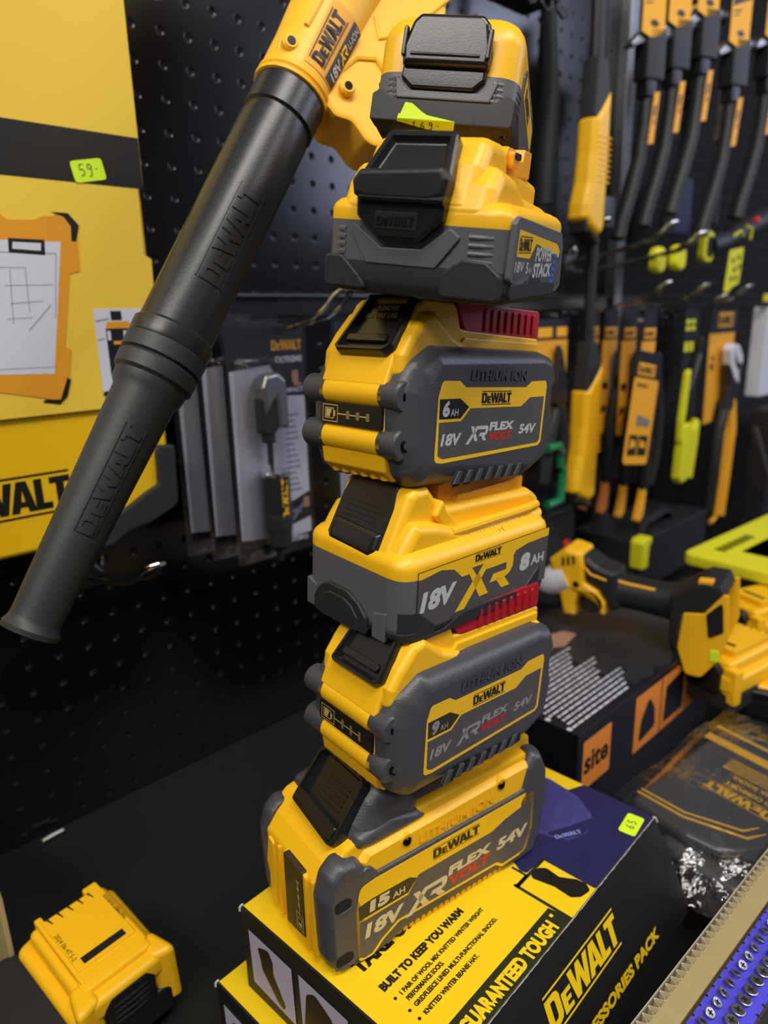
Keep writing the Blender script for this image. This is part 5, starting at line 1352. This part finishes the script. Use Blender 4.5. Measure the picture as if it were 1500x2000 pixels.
m = MB(); m.tube([(-24, -4, -30), (-40, -4, -33), (-56, -4, -36), (-66, -4, -38)], [17, 18, 17, 12], 'rubber', 16); m.build('bit_holder', t)
m = MB(); m.slab(rpoly([(11, 37), (34, 21), (56, 14), (60, -34), (46, -40), (40, -24), (32, -10), (15, -1), (15, 20)], 4, 4), -24, 24, 'grip_black', 'y', 8, seg=4)
m.tube([(44, 0, -14), (70, 0, -17), (108, 0, -21), (134, 0, -24)], [(23, 23), (22, 22), (22, 22), (25, 28)], 'grip_black', 20)
gp = m.build('grip', t)
m = MB(); m.tube([(52, -14, 2), (70, -15, -1), (102, -15, -5)], 2.2, 'card_yellow', 8); m.build('grip_stripe', gp)
m = MB(); m.tube([(16, -23, 18), (24, -24, 10), (44, -24, 4)], 1.6, 'card_yellow', 8); m.build('trim_line', gp)
m = MB(); m.slab(rpoly([(4, -22), (32, -24), (33, -46), (18, -50), (3, -46)], 6), -10, 10, 'black_gloss', 'y', 4); m.build('trigger', t)
m = MB(); m.slab(rpoly([(124, -2), (134, 2), (160, 18), (181, 16), (186, 2), (162, -22), (138, -24), (132, -68), (140, -98), (130, -92), (122, -60)], 4, 4), -36, 36, 'grip_black', 'y', 5); ft = m.build('battery_foot', t)
m = MB(); m.slab(rpoly([(140, -22), (163, -20), (184, 6), (190, 6), (190, -46), (180, -76), (160, -102), (142, -101), (133, -68)], [3, 3, 2, 2, 6, 8, 8, 8, 6], 4), -38, -33, 'yellow', 'y', 2)
m.build('foot_rim', ft)
m = MB(); m.slab(rpoly([(140, -22), (163, -20), (184, 6), (190, 6), (190, -46), (180, -76), (160, -102), (142, -101), (133, -68)], [3, 3, 2, 2, 6, 8, 8, 8, 6], 4), 33, 38, 'yellow', 'y', 2)
m.build('foot_rim', ft)
m = MB(); m.slab(rpoly([(132, -66), (139, -99), (160, -102), (178, -80), (172, -78), (158, -92), (146, -92), (140, -66)], 3), -34, 34, 'yellow', 'y', 2); m.build('foot_base', ft)
m = MB(); m.slab(rpoly([(166, -20), (184, -2), (185, -40), (168, -50)], 3), -39.5, -30, 'dark_void', 'y', 1); m.build('contact_block', ft)
m = MB(); m.slab(rrect(170, -78, 180, -64, 2), -39.6, -37, 'sticker', 'y', .5); m.build('price_sticker', ft)
m = MB(); m.box(156, 172, -34, -20, 15, 20, 'card_yellow', 1); m.build('button', ft)

# round dark charger and box behind, red dot
t = thing('radio', 'dark grey rounded case with a red dot behind the 8Ah battery', 'case', on_level(1078, 1095, .10), 43.5)
m = MB(); m.slab(rrect(-70, -30, 40, 100, 24), -20, 60, 'grip_black', 'y', 10); m.box(-56, 30, -24, -18, 10, 84, 'rubber', 8); m.build('body', t)
m = MB(); m.cyl((4, -21, 36), (4, -27, 36), 7.5, 'dot_red', seg=16); m.build('button', t)
m = MB(); m.box(-46, 30, -26, 6, -30, -8, 'yellow', 3); m.build('base_trim', t)
t = thing('drum_case', 'dark rounded tool case standing behind the radio', 'case', on_level(1075, 1000, .14), 43.5)
m = MB(); m.slab(rrect(-60, -10, 50, 90, 30), -10, 60, 'grip_black', 'y', 16); m.build('body', t)

# dark cases and lime lid
C0 = on_level(1330, 1092, .165)
t = thing('open_bin', 'black and lime tool box with a flat lime lid, at the right edge', 'tool box', C0, 40)
m = MB(); m.slab(rpoly([(0, 0), (420, 0), (420, -200), (0, -200)], 16, 4), -8, 12, 'lime', 'z', 5, seg=3); m.build('lid', t)
m = MB(); m.slab(rrect(10, -190, 410, -10, 16), -120, -6, 'rubber', 'z', 5)
m.box(20, 400, -204, -186, -34, -12, 'lime', 3); m.build('bin', t)
m = MB(); tf = top_fn(12.2); m.decal([[(60, -180), (200, -180), (200, -60), (60, -60)], [(230, -170), (330, -170), (330, -40), (230, -40)]], 'grip_black', tf, .1)
m.decal([[(100, -174), (190, -174), (190, -130), (100, -130)]], 'lime', lambda u, v, d: tf(u, v, d + .2))
for i in range(6): m.decal([[(42 + i * 18, -44), (54 + i * 18, -44), (54 + i * 18, -28), (42 + i * 18, -28)]], 'label_black', tf, .1); m.build('lid_print', t)
t = thing('tool_case', 'flat black tool case with a lime latch, behind the impact driver', 'case', on_level(1245, 1060, .13), 43.5)
m = MB(); m.slab(rrect(0, 0, 300, 130, 12), -100, 0, 'grip_black', 'z', 6); m.build('body', t)
m = MB(); m.slab(rpoly([(-2, -48), (20, -48), (21, -8), (30, -2), (27, 8), (14, 7), (4, 8), (-4, 0)], 4), -14, 12, 'lime', 'y', 4); m.build('latch', t)
m = MB(); m.tube([(70, 30, 0), (74, 26, 18), (160, 30, 22), (200, 34, 0)], [(10, 8)] * 4, 'grip_black', 10); m.build('handle', t)

# batteries piled at the right edge
def spare(label, px, py, z, yaw, pitch=0, roll=0, top=False):
    t = thing('spare_battery', label, 'battery', on_level(px, py, z), yaw, pitch, roll, group='loose batteries at the right edge')
    m = MB()
    m.slab(rpoly([(0, 0), (104, 0), (104, 80), (0, 80)], 10, 4), 22, 44, 'yellow', 'z', 5, seg=3)
    m.slab(rpoly([(4, 10), (100, 10), (100, 70), (4, 70)], 6, 4), 40, 58, 'yellow', 'z', 5, seg=3)
    m.slab(rpoly([(20, 16), (96, 16), (96, 64), (20, 64)], 3), 54, 66, 'yellow', 'z', 1.5)
    m.slab(rpoly([(0, 0), (14, 0), (14, 18), (2, 20)], 4), 10, 52, 'yellow', 'z', 3); m.slab(rpoly([(0, 80), (14, 80), (14, 62), (2, 60)], 4), 10, 52, 'yellow', 'z', 3)
    m.decal([[(30, 24), (36, 24), (36, 56), (30, 56)]], 'dark_void', top_fn(66.1), .1)
    for i in range(5): m.decal([[(86, 20 + i * 9), (95, 20.5 + i * 9), (95, 22 + i * 9)]], 'dark_void', top_fn(66.1), .1)
    m.build('upper_housing', t)
    m = MB(); m.slab(rrect(1, 1, 103, 79, 10), 0, 24, 'rubber', 'z', 4); m.build('base', t)
    m = MB(); m.slab(rpoly([(18, 20), (62, 20), (62, 46), (56, 54), (24, 54), (18, 46)], 4), -5, 10, 'black_gloss', 'x', 3, seg=3)
    for i in range(4): m.box(-6, -4, 24, 56, 26 + i * 4.5, 28 + i * 4.5, 'black_gloss', .5)
    m.build('release_latch', t)
    return t
spare('loose yellow battery with its black latch facing out, right of the shoe boxes', 1432, 1400, .085, 34)
spare('loose yellow battery behind the nearest one, upper of the pile', 1475, 1285, .09, 22)
spare('loose yellow battery deepest in the pile under the lime lid', 1490, 1195, .05, 16)
spare('yellow battery cut by the right edge below the pile', 1560, 1450, .05, 60)

# ------------------------------------------------------------------ work glove pack in its clear bag
G = [on_level(1215, 1528, .115), on_level(1420, 1372, .115)]
gx = (G[1] - G[0]); GL = gx.length * 1000; gyaw = math.degrees(math.atan2(gx.y, gx.x))
t = thing('clothing_bag', 'folded black work clothing in a clear plastic bag with a 19 price sticker', 'package', G[0] - Vector((0, 0, .012)), gyaw, 0, 4)
m = MB()
def wob(x, y, a=1.0): return a * (2.2 * math.sin(x * .06 + y * .03) + 1.6 * math.sin(y * .09 - x * .04))
def sheet(m, x0, x1, y0, y1, z, mt, n, fz, edge=0):
    vs = []; 
    for i in range(n + 1):
        for j in range(n + 1):
            x = x0 + (x1 - x0) * i / n; y = y0 + (y1 - y0) * j / n
            vs.append((x, y, z + fz(x, y)))
    m.add(vs, [[i * (n + 1) + j, (i + 1) * (n + 1) + j, (i + 1) * (n + 1) + j + 1, i * (n + 1) + j + 1] for i in range(n) for j in range(n)], mt)
m.slab(rpoly([(8, -6), (GL - 12, -8), (GL - 10, -112), (GL - 60, -122), (60, -128), (6, -96), (0, -60)], [8, 12, 12, 20, 40, 30, 12], 6), -30, 0, 'bag_black', 'z', 9, seg=4)
m.slab(rpoly([(-10, -40), (40, -30), (92, -104), (92, -140), (50, -158), (8, -158), (-12, -110)], [20, 20, 24, 16, 14, 20, 20], 6), -58, -12, 'bag_black', 'z', 14, seg=4)
m.build('folded_clothing', t)
m = MB(); tf = top_fn(.4)
for x, w in ((GL * .83, 5), (GL * .70, 12)): m.decal([[(x, -6), (x + w, -6), (x + w - 3, -112), (x - 3, -112)]], 'bag_gold', tf, .1)
m.tube([(14, -8, .5), (16, -50, .5), (34, -96, .3), (66, -110, -2)], 1.2, 'bag_gold', 6); m.tube([(20, -8, .5), (22, -48, .5), (40, -90, .3), (70, -104, -2)], 1.0, 'bag_gold', 6)
TT = lambda u, v, d: tf(GL * .36 + v, -104 + u, d)
text_fn = lambda u, v, d: tf(GL * .34 - v + 8, -22 - u, d) if 0 else tf(GL * .30 + (12 - v), -98 + u, d)
logo(m, 'bag_gold', lambda u, v, d: tf(GL * .40 - v, -100 + u, d + .2), 0, 0, 11, 60)
text(m, 'PRO COMFORT', 'bag_gold', lambda u, v, d: tf(GL * .46 - v, -100 + u, d + .2), 0, 0, 5.5, 48, bold=.04)
text(m, 'WORK SOCKS', 'bag_gold', lambda u, v, d: tf(GL * .52 - v, -100 + u, d + .2), 0, 0, 5, 46, bold=.04)
for i in range(5): m.decal([[(GL * (.545 + i * .02), -90 + i * 4), (GL * (.545 + i * .02) + 1.6, -90 + i * 4), (GL * (.545 + i * .02) + 1.6, -40), (GL * (.545 + i * .02), -40)]], 'bag_gold', tf, .1)
m.build('print', t)
m = MB(); rnd = random.Random(9)
sheet(m, -8, GL + 6, -134, 2, 3.5, 'film_crumpled', 26, lambda x, y: wob(x, y) + rnd.gauss(0, .5) - max(0, -y - 108) * .75)
m.build('clear_bag', t)
m = MB(); sheet(m, -34, 96, -164, -60, -6, 'film_tail', 22, lambda x, y: wob(x * 2, y * 2, 1.5) + rnd.gauss(0, 1.0) - max(0, -y - 130) * .9 - max(0, 10 - x) * .6); m.build('bag_tail', t)
m = MB(); S = lambda u, v, d: (GL * .35 + u, -128 + v - 0, 9.5 + d - .35 * max(0, -(v)) * 0)
S = lambda u, v, d: (GL * .50 + v * 1.0, -139 + u, -14 + u * .62 + d + 8)
m.decal([rrect(0, 0, 26, 15, 2.5)], 'sticker', S, .3)
write_hand(m, '19-', lambda u, v, d: S(u, v, d + .5), 4, 4, 7, .4, .8); m.build('price_sticker', t)

# ------------------------------------------------------------------ cardboard tray with strips of collated screws
E0 = on_level(1243, 2000, .122); E1 = on_level(1500, 1668, .122)
ev = (E1 - E0); eyaw = math.degrees(math.atan2(ev.y, ev.x))
t = thing('cardboard_tray', 'open corrugated cardboard tray in the lower right corner', 'tray', E0, eyaw)
m = MB()
m.box(-120, 420, 1.2, 2.0, -110, 0, 'cardboard_grey', .2); m.box(-120, 420, -5.2, -4.4, -110, 0, 'cardboard', .2)
pts = []
for i in range(0, 1081):
    x = -120 + i * .5; pts.append((x, -1.7 + 2.6 * math.sin(x * 2 * math.pi / 7.0), -.6))
rs = [[(p[0], p[1] - .25, -.2), (p[0], p[1] + .25, -.2), (p[0], p[1] + .25, -14), (p[0], p[1] - .25, -14)] for p in pts]
m.rings(rs, 'cardboard_edge')
m.box(-120, 420, -4.5, 1.4, -112, -8, 'cardboard_grey', .2)
m.box(-120, 420, 1.9, 2.3, -12, .3, 'cardboard_edge', .1)
m.build('corrugated_side', t)
m = MB(); m.slab(rpoly([(-120, -4.6), (420, -4.6), (420, -17), (-120, -17)], 2), -2.0, 0, 'cardboard', 'z', .5)
m.box(-120, 420, -230, -4.6, -112, -108, 'cardboard', .5); m.build('folded_flap', t)
m = MB(); m.box(420, 424, -234, 2, -112, 0, 'cardboard', .5); m.build('end_wall', t)
m = MB(); m.box(-120, 424, -238, -233, -112, 0, 'cardboard', .5); m.build('outer_wall', t)
# strips
def screw_mesh():
    m = MB()
    m.lathe([(.01, 2.2), (1.0, 2.2), (3.6, 2.4), (4.1, 2.1), (4.1, 1.7), (2.0, -.6), (1.5, -1.5), (1.5, -22), (.1, -28)], 'steel', None, 14, caps=False)
    for a in (0, 90):
        m.box(-2.1, 2.1, -.5, .5, 2.30, 2.50, 'dark_void', .05, Matrix.Rotation(R(a), 4, 'Z'))
    return m
proto = screw_mesh().build('screw')
def strip(label, y0, w, z, n, rows, tilt=0):
    s = thing('screw_strip', label, 'screw strip', E0 + Vector((0, 0, z / 1000)), eyaw, group='purple strips of collated screws')
    m = MB()
    m.box(-60, 300, y0 - w, y0, 0, 2, 'strip_purple', .3)
    x = -60
    while x < 296:
        m.box(x, x + 1.6, y0 - 1.4, y0 + .1, .5, 2.15, 'dark_void', .1); m.box(x, x + 1.6, y0 - w - .1, y0 - w + 1.4, .5, 2.15, 'dark_void', .1); x += 9
    m.build('plastic_strip', s)
    for ry, tl, mz in rows:
        for i in range(n):
            o = proto.copy(); COL.objects.link(o); o.parent = s
            o.location = ((-55 + i * 9.2 + tl) / 1000, (y0 + ry) / 1000, mz / 1000)
            o.rotation_euler = (R(tilt + (28 if ry > -12 else 6)), 0, R(20 * (i % 5)))
            if ry > -12: o.scale = (.82, .82, .82)
    return s
strip('purple screw strip next to the cardboard flap, with two rows of screw heads', -18.5, 27, -4, 30, ((-7, 0, 3.4), (-18, 4, 3.2)))
strip('outer purple screw strip in the lower right corner, beyond the black thread bed', -61, 36, -6, 24, ((-10, 2, 3.4), (-22, 6, 3.2)))
COL.objects.unlink(proto)
s = thing('screw_bed', 'black threaded band of packed screws between the two purple strips', 'screws', E0 + Vector((0, 0, -.012)), eyaw)
m = MB()
m.box(-60, 300, -60, -47, -10, 0, 'grip_black', 2)
for i in range(110):
    x = -58 + i * 3.2
    m.cyl((x, -46, 5 + (i % 3) * .4), (x + 3, -60, 5 + (i % 2) * .6), 1.5, 'rubber', seg=6)
o = m.build('threads', s); tag(o, kind='stuff')

# ------------------------------------------------------------------ things at the lower left
T0 = on_level(318, 1893, .026)
yaw = 137
t = thing('cordless_tool', 'black cordless tool with a yellow slide-on battery, lying at the lower left', 'power tool', (-.1615, .4345, .006), yaw, 0, -3)
m = MB()
m.slab(rpoly([(2, 4), (104, 2), (108, 12), (108, 70), (104, 82), (2, 80)], 10, 5), 30, 50, 'yellow', 'z', 6, seg=4)
m.slab(rpoly([(0, 10), (100, 10), (100, 72), (0, 72)], 6, 4), 44, 62, 'yellow', 'z', 5, seg=4)
m.slab(rpoly([(18, 15), (101, 15), (101, 27), (90, 27), (90, 60), (101, 60), (101, 66), (18, 66)], 2, 3), 54, 67, 'yellow', 'z', 1.2)
m.slab(rpoly([(28, 18), (92, 18), (92, 63), (28, 63)], 1.5), 60, 68.5, 'yellow', 'z', 1)
m.slab(rpoly([(-4, 2), (24, 8), (26, 20), (2, 21)], 5, 4), 14, 64, 'yellow', 'z', 5, seg=4)
m.slab(rpoly([(-4, 80), (24, 74), (26, 61), (2, 60)], 5, 4), 14, 64, 'yellow', 'z', 5, seg=4)
m.box(10, 26, 14, 68, 50, 66, 'yellow', 4)
m.build('battery_housing', t)
m = MB(); m.slab(rpoly([(21, 26), (61, 26), (62, 50), (55, 58), (27, 58), (20, 50)], 5, 4), -1, 20, 'black_gloss', 'x', 4, seg=4)
for i in range(4): m.tube([(-.6, 28, 34 + i * 5), (-1.8 + i * .2, 41, 34 + i * 5), (-.6, 54, 34 + i * 5)], 1.1, 'black_gloss', 8)
m.slab(rrect(8, 8, 74, 32, 6), -1, 12, 'black_gloss', 'x', 4, seg=3)
m.build('release_latch', t)
m = MB(); tf = top_fn(68.6)
m.box(31, 38, 24, 57, 67.6, 68.8, 'dark_void', .2)
for i in range(5): m.decal([[(84, 24 + i * 8.2), (92, 25 + i * 8.2), (92, 27 + i * 8.2), (84, 24.8 + i * 8.2)]], 'label_dark', tf, .05)
text(m, '2024 06-47 5-2', 'label_dark', lambda u, v, d: tf(72 - u, 66 - v, d), 0, 4, 3.4, 33, bold=0.0, d=.1)
text(m, 'N679887 B18V/LR', 'label_dark', lambda u, v, d: tf(46 + u, 14 + v, d), 0, 2, 3.0, 34, bold=0.0, d=.1)
m.build('markings', t)
m = MB()
m.slab(rrect(2, 4, 104, 80, 10), 4, 32, 'rubber', 'z', 4)
m.slab(rpoly([(-20, 70), (110, 66), (118, 90), (110, 130), (40, 190), (-30, 180), (-40, 110)], 18, 6), 0, 44, 'grip_black', 'z', 14, seg=5)
m.tube([(10, 84, 34), (-20, 110, 30), (-50, 150, 24)], [18, 20, 20], 'black_gloss', 16)
for i in range(5): m.box(60 - i * 12, 80 - i * 12, 112 + i * 6, 114 + i * 6, 43, 45, 'steel', .4)
m.build('tool_body', t)
t = thing('cardboard_sheet', 'brown cardboard sheet leaning in at the left edge', 'cardboard', on_level(20, 1812, .07), 145)
m = MB(); m.slab([(0, -60), (3, 26), (12, 50), (160, 60), (160, -60)], 0, 4, 'cardboard', 'y', .5)
m.build('sheet', t)
p = on_level(104, 1631, .004)
t = thing('plastic_chip', 'small white plastic chip lying on the bare shelf near the wall', 'scrap', p, 49)
m = MB(); m.tube([(-11, 0, 0), (0, .6, 0), (11, 0, 0)], [(1.6, .9), (1.9, 1), (1.5, .8)], 'white_chip', 8); m.build('chip', t)
